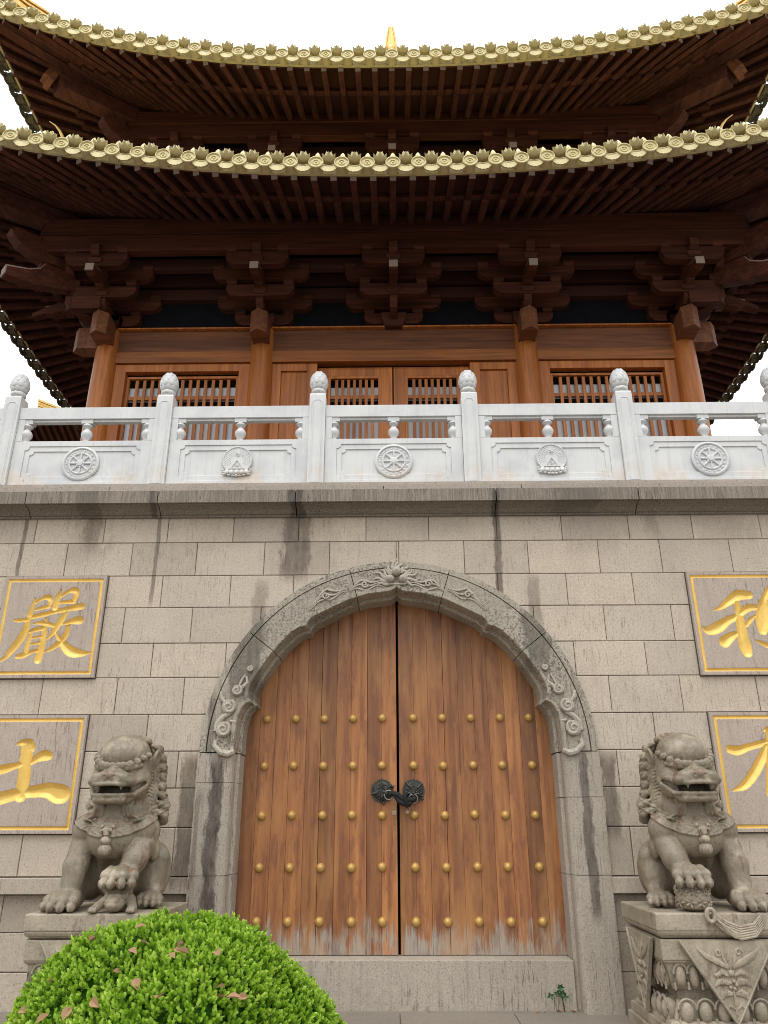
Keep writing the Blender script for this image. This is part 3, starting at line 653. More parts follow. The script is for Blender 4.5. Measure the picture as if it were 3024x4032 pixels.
def links(pts):
    for i in range(len(pts)):
        c = Vector(pts[i]); horiz = i % 2
        L = []
        for k in range(13):
            a = 2*math.pi*k/12; L.append(c+Vector((.007*math.cos(a)*(1 if not horiz else .25), -.007*math.cos(a)*(0 if not horiz else 1), .014*math.sin(a))))
        lk.tube(L, .0028, 6, (1, 1), .5, (0, 1, 0))
links([(-.05+.003*math.sin(i), GY-.09, 1.85-.021*i) for i in range(5)]); links([(-.043+.002*math.sin(i), GY-.07, 1.655-.022*i) for i in range(7)])
tag(lk.build('chain', M['steel'], smooth=True), 'thin steel chain links hanging down above and below the left padlock', 'chain')

# ------------------------------------------------------------------ marble balustrade on the terrace edge
BZ = 5.51
bal = thing('marble_balustrade', 'white carved marble balustrade with lotus-bud posts along the terrace edge', 'balustrade', (0, 0, BZ))
pxs = [-8.98, -6.99, -5.0, -3.0, -1.005, .965, 2.97, 4.96, 6.95, 8.94]
# post prototype at origin (base)
def notch(x0, x1, z0, z1, n):
    return [(x0+n, z0), (x1-n, z0), (x1-n, z0+n*.55), (x1-n*.45, z0+n), (x1, z0+n), (x1, z1-n), (x1-n*.45, z1-n), (x1-n, z1-n*.55), (x1-n, z1), (x0+n, z1), (x0+n, z1-n*.55), (x0+n*.45, z1-n), (x0, z1-n), (x0, z0+n), (x0+n*.45, z0+n), (x0+n, z0+n*.55)]
def rect16(x0, x1, z0, z1, n):
    return [(x0+n, z0), (x1-n, z0), (x1-n*.5, z0), (x1, z0), (x1, z0+n), (x1, z1-n), (x1, z1), (x1-n*.5, z1), (x1-n, z1), (x0+n, z1), (x0+n*.5, z1), (x0, z1), (x0, z1-n), (x0, z0+n), (x0, z0), (x0+n*.5, z0)]
pm = MB(); w = .105
pm.box(-w, w, -.042, .165, 0, 1.27)
for (a, b, y) in ((.078, .070, -.046), (.056, .050, -.046)):
    pm.ring([(-a, .02), (a, .02), (a, 1.15), (a*.6, 1.2), (-a*.6, 1.2), (-a, 1.15)], [(-b, .028), (b, .028), (b, 1.145), (b*.6, 1.19), (-b*.6, 1.19), (-b, 1.145)], y, -.04)
pm.taper((0, .0615), w, .1035, w*.93, .095, 1.27, 1.30)
fm = MB()
fm.lathe([(.075, 1.29), (.078, 1.315), (.070, 1.325), (.095, 1.335), (.102, 1.35), (.102, 1.375), (.09, 1.388), (.082, 1.392)], (0, .0615, 0), 8)
fm.lathe([(.078, 1.388), (.097, 1.41), (.117, 1.46), (.121, 1.50), (.114, 1.55), (.093, 1.61), (.063, 1.652), (.027, 1.675), (0, 1.68)], (0, .0615, 0), 20)
egg = [(1.388, .078), (1.41, .097), (1.46, .117), (1.50, .121), (1.55, .114), (1.61, .093), (1.652, .063), (1.68, .0)]
for row, (zc, tl, n, sz) in enumerate(((1.43, .30, 9, .036), (1.49, .03, 9, .040), (1.55, -.22, 9, .038), (1.605, -.50, 8, .031), (1.645, -.8, 6, .022))):
    rr = float(np.interp(zc, [e[0] for e in egg], [e[1] for e in egg]))-.0095
    for i in range(n):
        a = 2*math.pi*(i+.5*(row % 2))/n
        rot = Matrix.Rotation(a, 3, 'Z') @ Matrix.Rotation(tl, 3, 'Y')
        fm.ball((rr*math.cos(a), .0615+rr*math.sin(a), zc), (.0135, sz, sz*1.2), 10, 7, rot)
p_me = pm.mesh('post', M['marble']); f_me = fm.mesh('post_finial', M['marble'], (0, 0, 0), True, 50)
for i, x in enumerate(pxs):
    po = link('post', p_me, bal, (x, 0, BZ), .006); link('post_finial', f_me, po, (x, 0, BZ))
bm_ = MB(); bm_.box(-.076, .076, -.052, .052, -.005-.055, 0)
bm_.lathe([(.052, -.06), (.064, -.075), (.066, -.088), (.050, -.108), (.034, -.122), (.036, -.134), (.056, -.158), (.072, -.188), (.074, -.208), (.064, -.24), (.044, -.275), (.036, -.295), (.040, -.305), (.062, -.312), (.062, -.318)], (0, 0, 0), 18)
b_me = bm_.mesh('baluster', M['marble'], (0, 0, 0), True, 35)
def wheel(mb, c, y):
    x, z = c
    mb.lathe([(.198, 0), (.198, .012), (.19, .02), (.175, .022), (.168, .016), (.166, .008), (.128, .008), (.126, .016), (.118, .02), (.108, .016), (.104, .006), (.0, .006)], (x, y, z), 40, 'y')
    mb.lathe([(.045, .004), (.045, .016), (.03, .022), (.028, .028), (0, .03)], (x, y, z), 16, 'y')
    for i in range(8):
        a = math.pi*i/4; mb.tube([(x+math.cos(a)*r_, y-.012, z+math.sin(a)*r_) for r_ in (.03, .05, .08, .112)], [.012, .008, .013, .010], 8, (1, 1), .5, (0, 1, 0))
    for i in range(18):
        a = 2*math.pi*i/18; mb.lathe([(.012, .006), (.012, .012), (.007, .014)], (x+.147*math.cos(a), y, z+.147*math.sin(a)), 8, 'y')
        a2 = a+math.pi/18; mb.tube([(x+.135*math.cos(a2), y-.008, z+.135*math.sin(a2)), (x+.16*math.cos(a2+.08), y-.008, z+.16*math.sin(a2+.08))], .005, 5, (1, 1), .5, (0, 1, 0))
def aura(mb, c, y):
    x, z = c
    mb.lathe([(.165, 0), (.165, .010), (.158, .018), (.15, .018), (.146, .010), (0, .010)], (x, y, z+.025), 36, 'y')
    for i in range(30):
        a = R(-28)+R(236)*i/29
        mb.ball((x+.157*math.cos(a), y-.016, z+.025+.157*math.sin(a)), (.009, .006, .009), 6, 4)
    for rr, n in ((.132, 26), (.112, 22), (.093, 18), (.075, 14)):
        for i in range(n):
            a = R(-20)+R(220)*i/(n-1)
            if abs(math.cos(a)*rr) < .022 and math.sin(a) > 0: continue
            mb.ball((x+rr*math.cos(a), y-.012, z+.02+rr*math.sin(a)*1.05), (.005, .005, .007), 5, 4)
    A = [(x-.088, z-.075), (x+.088, z-.075), (x, z+.05)]; cxy = (x, z-.033); B = [(cxy[0]+(p_[0]-cxy[0])*.66, cxy[1]+(p_[1]-cxy[1])*.66) for p_ in A]
    mb.ring(A, B, y-.02, y-.008)
    for (cz, q) in ((z+.092, .019), (z-.045, .016)):
        hw_ = .0028
        for (a0, b0, a1, b1) in ((-q, 0, q, 0), (0, -q, 0, q), (-q, 0, -q, -q), (q, 0, q, q), (0, q, -q, q), (0, -q, q, -q)):
            mb.beam((x+a0, y-.015, cz+b0), (x+a1, y-.015, cz+b1), .006, .005, .5, (0, 1, 0))
    for i in range(5):
        a = (i-2)*.055; mb.ball((x+a, y-.014, z-.112-.004*abs(i-2)*0), (.027, .014, .030), 10, 6); mb.ball((x+a, y-.022, z-.118), (.019, .012, .02), 10, 6)
    for s in (-1, 1):
        for k in range(3): mb.ball((x+s*(.15-.008*k), y-.012, z-.085-.025*k), (.018, .012, .011), 8, 5, Matrix.Rotation(-s*(.9-.3*k), 3, 'Y'))
        for k in range(3): mb.ball((x+s*(.04+.042*k), y-.012, z-.152+.008*k), (.022, .012, .011), 8, 5)
    mb.ball((x, y-.014, z-.152), (.022, .013, .014), 8, 5)
for i in range(len(pxs)-1):
    x0, x1 = pxs[i]+.107, pxs[i+1]-.107; xc = (x0+x1)/2
    m = MB(); zl, zo, zt, ztt = BZ, BZ+.645, BZ+.965, BZ+1.135
    A = notch(x0+.15, x1-.15, zl+.075, zo-.075, .055); Bn = notch(x0+.215, x1-.215, zl+.15, zo-.145, .05)
    m.ring(rect16(x0, x1, zl, zo, .2), A, .0, .03); m.ring(A, Bn, .012, .03); m.box(x0+.1, x1-.1, .026, .13, zl+.03, zo-.03)
    m.box(x0, x0+.10, .03, .13, zl, zo); m.box(x1-.10, x1, .03, .13, zl, zo); m.box(x0+.10, x1-.10, .03, .13, zo-.03, zo); m.box(x0+.10, x1-.10, .03, .13, zl, zl+.03)
    m.box(x0, x0+.085, .0, .13, zo+.0005, zt); m.box(x1-.085, x1, .0, .13, zo+.0005, zt)
    m.box(x0, x1, -.004, .134, zt+.0005, ztt); m.box(x0+.13, x1-.13, .025, .105, zt-.032, zt)
    pn = m.build('panel', M['marble'], bal, bevel=.004)
    for xx in (x0+.085+.022, xc, x1-.085-.022): clone_o = link('baluster', b_me, pn, (xx, .062, zt-.0))
    d = MB()
    if i % 2 == 0: d.M = Matrix.Translation((xc, .014, BZ+.325)) @ Matrix.Diagonal((1.2, 1.2, 1.2, 1)); wheel(d, (0, 0), 0)
    else: d.M = Matrix.Translation((xc, .006, BZ+.318)) @ Matrix.Diagonal((1.16, 1.2, 1.2, 1)); aura(d, (0, 0), 0)
    d.build('carved_medallion', M['marble'], pn, smooth=True)

# ------------------------------------------------------------------ the two-tier timber hall
CY = 6.74; FZ = 5.45
hall = thing('temple_hall', 'two-tiered timber temple hall with gilded upturned eaves above the white balustrade', 'temple', (0, CY, FZ))
def side(k, u, v, z):
    if k == 0: return (u, CY-v, z)
    if k == 1: return (v, CY+u, z)
    if k == 2: return (-u, CY+v, z)
    return (-v, CY-u, z)
HW = 4.74; FY = CY-HW                # front column plane y = 2.0
# columns
cm = MB(); cm.lathe([(.24, 0), (.25, .06), (.205, .10), (.2, .2), (.2, 1.6), (.197, 2.6), (.186, 3.3), (.178, 3.78)], (0, 0, 0), 24)
c_me = cm.mesh('column', M['wood_v'], (0, 0, 0), True, 40)
for k, us in ((0, (-HW, -2.17, 2.17, HW)), (1, (-2.17, 2.17, HW)), (3, (-HW, -2.17, 2.17))):
    for u in us: link('column', c_me, hall, side(k, u, HW, FZ))
# beam heads at the column tops
hb = MB(); hb.prism([(-.135, .1), (-.135, -.47), (0, -.58), (.135, -.47), (.135, .1)], 0, .40, 'z')
h_me = hb.mesh('beam_head', M['wood_b'])
for u in (-HW, -2.17, 2.17, HW): link('beam_head', h_me, hall, (u, FY, 8.865), .006)
for s in (-1, 1): link('beam_head', h_me, hall, (s*HW, FY, 8.83), .006, s*math.pi/2)
# bays of the front: lintels, frames, lattices
def wall_part(name, mat, fn, bev=.005):
    m = MB(); fn(m); return m.build(name, mat, hall, bevel=bev)
bays = ((-HW+.17, -2.17-.17), (-2.17+.17, 2.17-.17), (2.17+.17, HW-.17))
for x0, x1 in bays:
    wall_part('board_lintel', M['wood_b'], lambda m: m.box(x0, x1, FY-.03, FY+.12, 8.795, 9.205, random.random()))
    wall_part('lintel', M['wood_h'], lambda m: m.box(x0-.05, x1+.05, FY-.07, FY+.12, 8.575, 8.785, random.random()))
    wall_part('ledge_strip', M['wood_v'], lambda m: m.box(x0-.02, x1+.02, FY-.10, FY+.12, 9.21, 9.238, .8))
def lattice(x0, x1, z0, z1, y, nb, rails, parent=None):
    fr = .045; m = MB()
    m.box(x0-fr, x0, y-.03, y+.05, z0-fr, z1+fr, .7); m.box(x1, x1+fr, y-.03, y+.05, z0-fr, z1+fr, .6)
    m.box(x0, x1, y-.03, y+.05, z1, z1+fr, .65); m.box(x0, x1, y-.03, y+.05, z0-fr, z0, .5)
    la = m.build('window_frame', M['wood_v'], hall, bevel=.004)
    b = MB()
    for i in range(nb):
        xx = x0+(x1-x0)*(i+1)/(nb+1); b.box(xx-.024, xx+.024, y-.012, y+.03, z0, z1-.015, random.random())
    for z in rails: b.box(x0, x1, y+.0, y+.022, z-.032, z+.032, .4)
    b.build('lattice', M['wood_v'], la)
    for z in rails: pass
    pn = MB(); pn.box(x0, x1, y+.055, y+.065, z0, z1); pn.build('pane', M['pane'], la)
    for a_, b_ in [(z1-.12, z1)]+[(z-.16, z-.06) for z in rails]:  # near-black strip across the pane top and below each rail
        dk = MB(); dk.box(x0, x1, y+.035, y+.052, a_, b_, .1); dk.build('dark_strip', M['dark'], la)
for i, (x0, x1) in enumerate(bays):
    if i == 1:
        for s in (-1, 1):
            a, b = (-2.0, -1.255) if s < 0 else (1.235, 2.0)
            m = MB(); m.box(a, a+.16, FY-.02, FY+.09, FZ, 8.57, .7); m.box(b-.16, b, FY-.02, FY+.09, FZ, 8.57, .6); m.box(a+.16, b-.16, FY-.02, FY+.09, 8.43, 8.57, .6); m.box(a+.16, b-.16, FY+.02, FY+.06, FZ, 8.43, .45)
            m.build('side_panel', M['wood_v'], hall, bevel=.005)
        wall_part('door_header', M['dark'], lambda m: m.box(-1.25, 1.235, FY+.10, FY+.16, 8.45, 8.575))
        for a, b in ((-1.245, -.028), (-.008, 1.23)):
            m = MB(); y = FY+.10; st = .17 if a < -.5 else .20
            st_o, st_i = (.165, .185) if a < -.5 else (.185, .165)
            m.box(a, a+st_o, y-.03, y+.05, FZ, 8.54, random.random()); m.box(b-st_i, b, y-.03, y+.05, FZ, 8.54, random.random())
            m.box(a+st_o, b-st_i, y-.028, y+.048, 8.375, 8.54, .6)
            m.box(a+st_o, b-st_i, y-.028, y+.048, FZ, 6.4, .6)
            m.build('door_panel', M['wood_v'], hall, bevel=.005)
            lattice(a+st_o+.046, b-st_i-.046, 6.45, 8.33, y, 7, (8.0,))
    else:
        fw = .19
        m = MB(); m.box(x0, x0+fw, FY-.03, FY+.09, FZ, 8.57, .7); m.box(x1-fw, x1, FY-.03, FY+.09, FZ, 8.57, .5); m.box(x0+fw, x1-fw, FY-.03, FY+.09, 8.43 , 8.57, .65)
        m.build('window_surround', M['wood_v'], hall, bevel=.005)
        wall_part('sill_panel', M['wood_h'], lambda m: m.box(x0+fw, x1-fw, FY-.02, FY+.09, FZ, 6.4, .6))
        wall_part('window_reveal', M['dark'], lambda m: m.box(x0+fw, x1-fw, FY+.085, FY+.1, 8.36, 8.43))
        lattice(x0+fw+.05, x1-fw-.05, 6.45, 8.34, FY+.08, 13, (8.0,))
for k in (1, 3):
    m = MB(); a = HW-.15
    for u0, u1 in ((-HW+.1, -2.3), (-2.05, 2.05), (2.3, HW-.1)):
        q = [side(k, u, v, 0) for u, v in ((u0, HW-.12), (u1, HW), )]
        m.box(min(q[0][0], q[1][0]), max(q[0][0], q[1][0]), min(q[0][1], q[1][1]), max(q[0][1], q[1][1]), FZ, 9.24, .5)
    m.build('side_wall', M['wood_v'], hall)
wall_part('bracket_backing', M['black'], lambda m: [m.box(-HW-.02, HW+.02, FY+.06, FY+.1, 9.24, 11.6), m.box(-HW-.02, -HW+.02, FY, CY+HW, 9.24, 11.6), m.box(HW-.02, HW+.02, FY, CY+HW, 9.24, 11.6)])

# bracket sets (local frame: x along the wall, -y outwards, z above the lintel top 9.24)
def arm(m, hl, y, th, z0, z1, tone):
    h = z1-z0; c = min(.16, hl*.4)
    pts = [(-hl, z1), (-hl, z0+h*.55), (-hl+c*.18, z0+h*.32), (-hl+c*.5, z0+h*.1), (-hl+c, z0), (hl-c, z0), (hl-c*.5, z0+h*.1), (hl-c*.18, z0+h*.32), (hl, z0+h*.55), (hl, z1)]
    m.prism(pts, y-th/2, y+th/2, 'y', tone)
def cap(m, x, y, z0, z1, w=.095, tone=.5):
    zm = z0+(z1-z0)*.45
    m.taper((x, y), w*.74, w*.74, w, w, z0, zm, tone); m.taper((x, y), w, w, w, w, zm, z1, tone)
def bracket_meshes():
    Z = 9.24
    core = MB(); core.taper((0, 0), .14, .14, .20, .20, 0-.04, .08, .45); core.taper((0, 0), .20, .20, .20, .20, .08, .19, .45)
    # stepped outward arms
    core.prism([(.1, .06), (-.32, .06), (-.46, .10), (-.54, .18), (-.54, .30), (.1, .30)], -.062, .062, 'x', .5)
    cap(core, 0, -.50, .30, .40, .11)
    core.prism([(.1, .40), (-.70, .40), (-.85, .44), (-.93, .52), (-.93, .62), (.1, .62)], -.062, .062, 'x', .5)
    cap(core, 0, -.90, .62, .71, .11)
    # rounded head between the outer arms
    core.prism([(.1, .73), (-.99, .73), (-1.06, .78), (-1.08, .90), (-1.02, .96), (.1, .96)], -.07, .07, 'x', .4)
    nose = MB()
    nose.prism([(-.45, .50), (-.75, .40), (-1.02, .325), (-1.14, .33), (-1.14, .475), (-1.05, .49), (-.98, .50), (-.9, .53), (-.80, .60), (-.45, .78)], -.066, .066, 'x', .6)
    tip = MB(); tip.prism([(-1.143, .345), (-1.143, .478), (-1.05, .494), (-.98, .504), (-.9, .535), (-.83, .585), (-.83, .57), (-.9, .52), (-.98, .488), (-1.05, .478), (-1.13, .46), (-1.13, .345)], -.068, .068, 'x', .7)
    arms = []
    for (hl, y, z0, z1, cz) in ((.49, .0, .06, .27, .36), (.80, .0, .37, .58, .68), (.55, -.50, .27, .49, .60), (.79, -.50, .60, .80, .90), (.50, -.90, .57, .83, .93)):
        a = MB(); arm(a, hl, y, .13, z0, z1, random.random())
        for s in (-1, 1): cap(a, s*(hl-.09), y, z1, cz, .092, random.random())
        arms.append(a.mesh('bracket_arm', M['wood_d']))
    return core.mesh('bracket_set', M['wood_d']), nose.mesh('slanted_nose', M['wood_d']), tip.mesh('nose_tip', M['rafter_end']), arms
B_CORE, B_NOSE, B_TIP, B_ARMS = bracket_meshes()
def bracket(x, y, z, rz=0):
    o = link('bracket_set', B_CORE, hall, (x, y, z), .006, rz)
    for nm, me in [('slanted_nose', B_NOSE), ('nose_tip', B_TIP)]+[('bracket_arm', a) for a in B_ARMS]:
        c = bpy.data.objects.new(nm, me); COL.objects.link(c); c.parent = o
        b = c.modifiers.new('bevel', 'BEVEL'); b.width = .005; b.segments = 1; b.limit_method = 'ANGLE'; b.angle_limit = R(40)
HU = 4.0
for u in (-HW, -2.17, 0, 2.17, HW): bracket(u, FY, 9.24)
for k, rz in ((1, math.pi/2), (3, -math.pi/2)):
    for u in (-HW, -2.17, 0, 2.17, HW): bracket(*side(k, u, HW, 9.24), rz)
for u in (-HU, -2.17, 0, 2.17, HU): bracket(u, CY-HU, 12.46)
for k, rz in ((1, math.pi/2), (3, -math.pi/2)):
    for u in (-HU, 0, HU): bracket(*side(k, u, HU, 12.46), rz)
# diagonal corner brackets and long noses
def corner(sx, hw, z, big=True):
    dx, dy = sx/math.sqrt(2), -1/math.sqrt(2); ox, oy = sx*hw, CY-hw
    P = lambda d, zz: (ox+dx*d, oy+dy*d, z+zz)
    m = MB()
    m.beam(P(-.1, .18), P(.75, .20), .15, .26, .5); m.beam(P(-.1, .50), P(1.3, .52), .15, .26, .45)
    cb = m.build('corner_bracket', M['wood_d'], hall, bevel=.008)
    def curved(name, prof, w, mat=M['wood_d'], tone=.6):
        q = MB(); n = Vector((-dy, dx, 0))*w/2
        L = [Vector(P(d, zz)) for d, zz in prof]; k = len(L)
        q.add([p_+n for p_ in L]+[p_-n for p_ in L], [tuple(range(k)), tuple(range(2*k-1, k-1, -1))]+[(i, k+i, k+(i+1) % k, (i+1) % k) for i in range(k)], tone)
        return q.build(name, mat, cb, bevel=.006)
    curved('corner_nose', [(.3, .42), (.78, .37), (1.05, .27), (1.36, .18), (1.76, .15), (1.78, .31), (1.46, .42), (1.30, .52), (1.22, .66), (.8, .70), (.3, .78)], .18)
    curved('nose_tip', [(1.785, .165), (1.787, .316), (1.46, .425), (1.30, .525), (1.22, .664), (1.22, .65), (1.29, .51), (1.45, .405), (1.765, .295), (1.765, .165)], .182, M['rafter_end'])
    curved('corner_nose', [(.3, .74), (.77, .71), (1.25, .67), (1.47, .72), (1.65, .79), (1.78, .90), (1.83, .98), (1.75, 1.05), (1.69, 1.06), (1.05, 1.08), (.3, 1.15)], .22)
for s in (-1, 1): corner(s, HW, 9.24); corner(s, HU, 12.46)
# flying ends that stick out sideways past the corner column
for s in (-1, 1):
    m = MB(); x = s*HW
    m.prism([(x, 9.62), (x+s*1.0, 9.62), (x+s*1.35, 9.50), (x+s*1.35, 9.58), (x+s*.8, 9.86), (x, 9.86)], FY-.07, FY+.07, 'y', .5)
    m.prism([(x, 9.30), (x+s*.48, 9.30), (x+s*.58, 9.40), (x+s*.58, 9.54), (x, 9.54)], FY-.57, FY-.43, 'y', .5)
    m.build('side_nose', M['wood_d'], hall, bevel=.006)

# eaves: one function per tier gives the eave line, the rafters and the roof skin
class Tier:
    def __init__(s, hw, e0, zc, L, n, zr): s.hw, s.e0, s.zc, s.L, s.n, s.zr = hw, e0, zc, L, n, zr; s.fl = .4; s.ec = e0+s.fl
    def vE(s, u): return s.e0+s.fl*abs(u/s.ec)**3
    def zE(s, u): return s.zc+s.L*abs(u/s.ec)**s.n
    def root(s, u):
        sg = 1 if u >= 0 else -1; a = abs(u); e = s.ec; full = e-(s.hw+.12)
        sh = full*max(0, (a-1.2)/(e-1.2))**1.45
        return sg*(a-sh), s.hw+.10, s.zr+.30*s.L*(a/e)**s.n
    def pt(s, u, t, dz=0, sag=True):
        ur, vr, zr = s.root(u); v1, z1 = s.vE(u), s.zE(u)+.06
        z = zr+(z1-zr)*t - (math.sin(math.pi*t)*.17 if sag else 0)
        return (ur+(u-ur)*t, vr+(v1-vr)*t, z+dz)
LOW = Tier(HW, 7.15, 10.15, .85, 2.0, 11.08)
UPP = Tier(HU, 6.44, 13.235, .92, 2.3, 14.22)
TM = .68
# prototypes for the gilded eave pieces (local: -y outwards, x along the eave, origin on the fascia bottom line)
dm = MB(); dm.lathe([(.097, 0), (.097, .022), (.091, .028), (.081, .028), (.074, .010), (.046, .010), (.043, .022), (.034, .022), (.031, .010), (.014, .010), (.010, .024), (0, .026)], (0, -.03, .245), 24, 'y')
dm.lathe([(.078, -.13), (.078, -.001)], (0, -.03, .245), 14, 'y')
dm.v = [(x*1.14, y, .225+(z-.245)*1.08) for x, y, z in dm.v]
D_ME = dm.mesh('round_tile_end', M['gold_tile'], (0, 0, 0), True, 40)
pm2 = MB(); pts = []
for i in range(15):
    a = -1+2*i/14; pts.append((a*.13, .232-.055*(1-a*a)))
for i in range(29):
    a = 1-2*i/28; pts.append((a*.13, .222-.150*math.sqrt(max(0, 1-a*a))**.8-.008*abs(math.sin(a*9.4))))
pm2.prism(pts, -.035, -.012, 'y'); 
pm2.tube([(a*.122, -.037, .222-.055*(1-a*a)) for a in [-1+2*i/12 for i in range(13)]], .007, 6, (1, 1), .5, (0, 1, 0))
P_ME = pm2.mesh('drip_tile', M['gold_tile'])
lm = MB(); lm.ball((0, -.01, .318), (.052, .052, .066), 12, 8)
for row, (n, rr, zc, sz, tl) in enumerate(((8, .080, .290, .030, .95), (8, .064, .312, .032, .50), (6, .034, .338, .030, .15))):
    for i in range(n):
        a = 2*math.pi*(i+.5*(row % 2))/n; q = Matrix.Rotation(a, 3, 'Z') @ Matrix.Rotation(tl, 3, 'Y')
        base = Vector((rr*.62*math.cos(a), -.01+rr*.62*math.sin(a), zc-.02))
        vs = []; 
        for (w, h, o) in ((.016, -.03, 0), (.034, 0, .012), (.028, .032, .010), (.0, .078, -.004)): vs += [base+q @ Vector((o, -w, h)), base+q @ Vector((o+.007, 0, h)), base+q @ Vector((o, w, h))]
        lm.add(vs, [(3*j+b_, 3*j+b_+1, 3*j+b_+4, 3*j+b_+3) for j in range(3) for b_ in (0, 1)])
lm.lathe([(.05, .262), (.055, .275), (.045, .285)], (0, -.01, 0), 12)
lm.v = [(x*1.18, (y+.01)*1.18-.01, .262+(z-.262)*1.18) for x, y, z in lm.v]
L_ME = lm.mesh('lotus_finial', M['gold_tile'], (0, 0, 0), True, 50)
um = MB(); um.lathe([(.03, .31), (.036, .39), (.030, .405), (.044, .43), (.047, .46), (.034, .50), (.012, .54), (0, .55)], (0, .10, 0), 12)
for i in range(6):
    a = math.pi*i/3; um.ball((.034*math.cos(a), .10+.036*math.sin(a), .445), (.014, .014, .03), 6, 5)
U_ME = um.mesh('bud_finial', M['gold_tile'], (0, 0, 0), True, 50)
fly = MB(); 
def strip(m, tier, k, t0, dz0, t1, dz1, n=60, thick=.03, off0=0, off1=0, ends=1., tone=.5):
    secs = []
    for i in range(n+1):
        u = (-1+2*i/n)*tier.ec*ends
        a = tier.pt(u, t0); b = tier.pt(u, t1)
        secs.append([side(k, a[0], a[1]+off0, a[2]+dz0), side(k, b[0], b[1]+off1, b[2]+dz1), side(k, b[0], b[1]+off1, b[2]+dz1+thick), side(k, a[0], a[1]+off0, a[2]+dz0+thick)])
    vs = [p for s_ in secs for p in s_]; fs = []
    for i in range(n):
        for q in range(4): fs.append((4*i+q, 4*i+(q+1) % 4, 4*i+4+(q+1) % 4, 4*i+4+q))
    fs += [(0, 1, 2, 3), (4*n, 4*n+1, 4*n+2, 4*n+3)]
    m.add(vs, fs, tone)
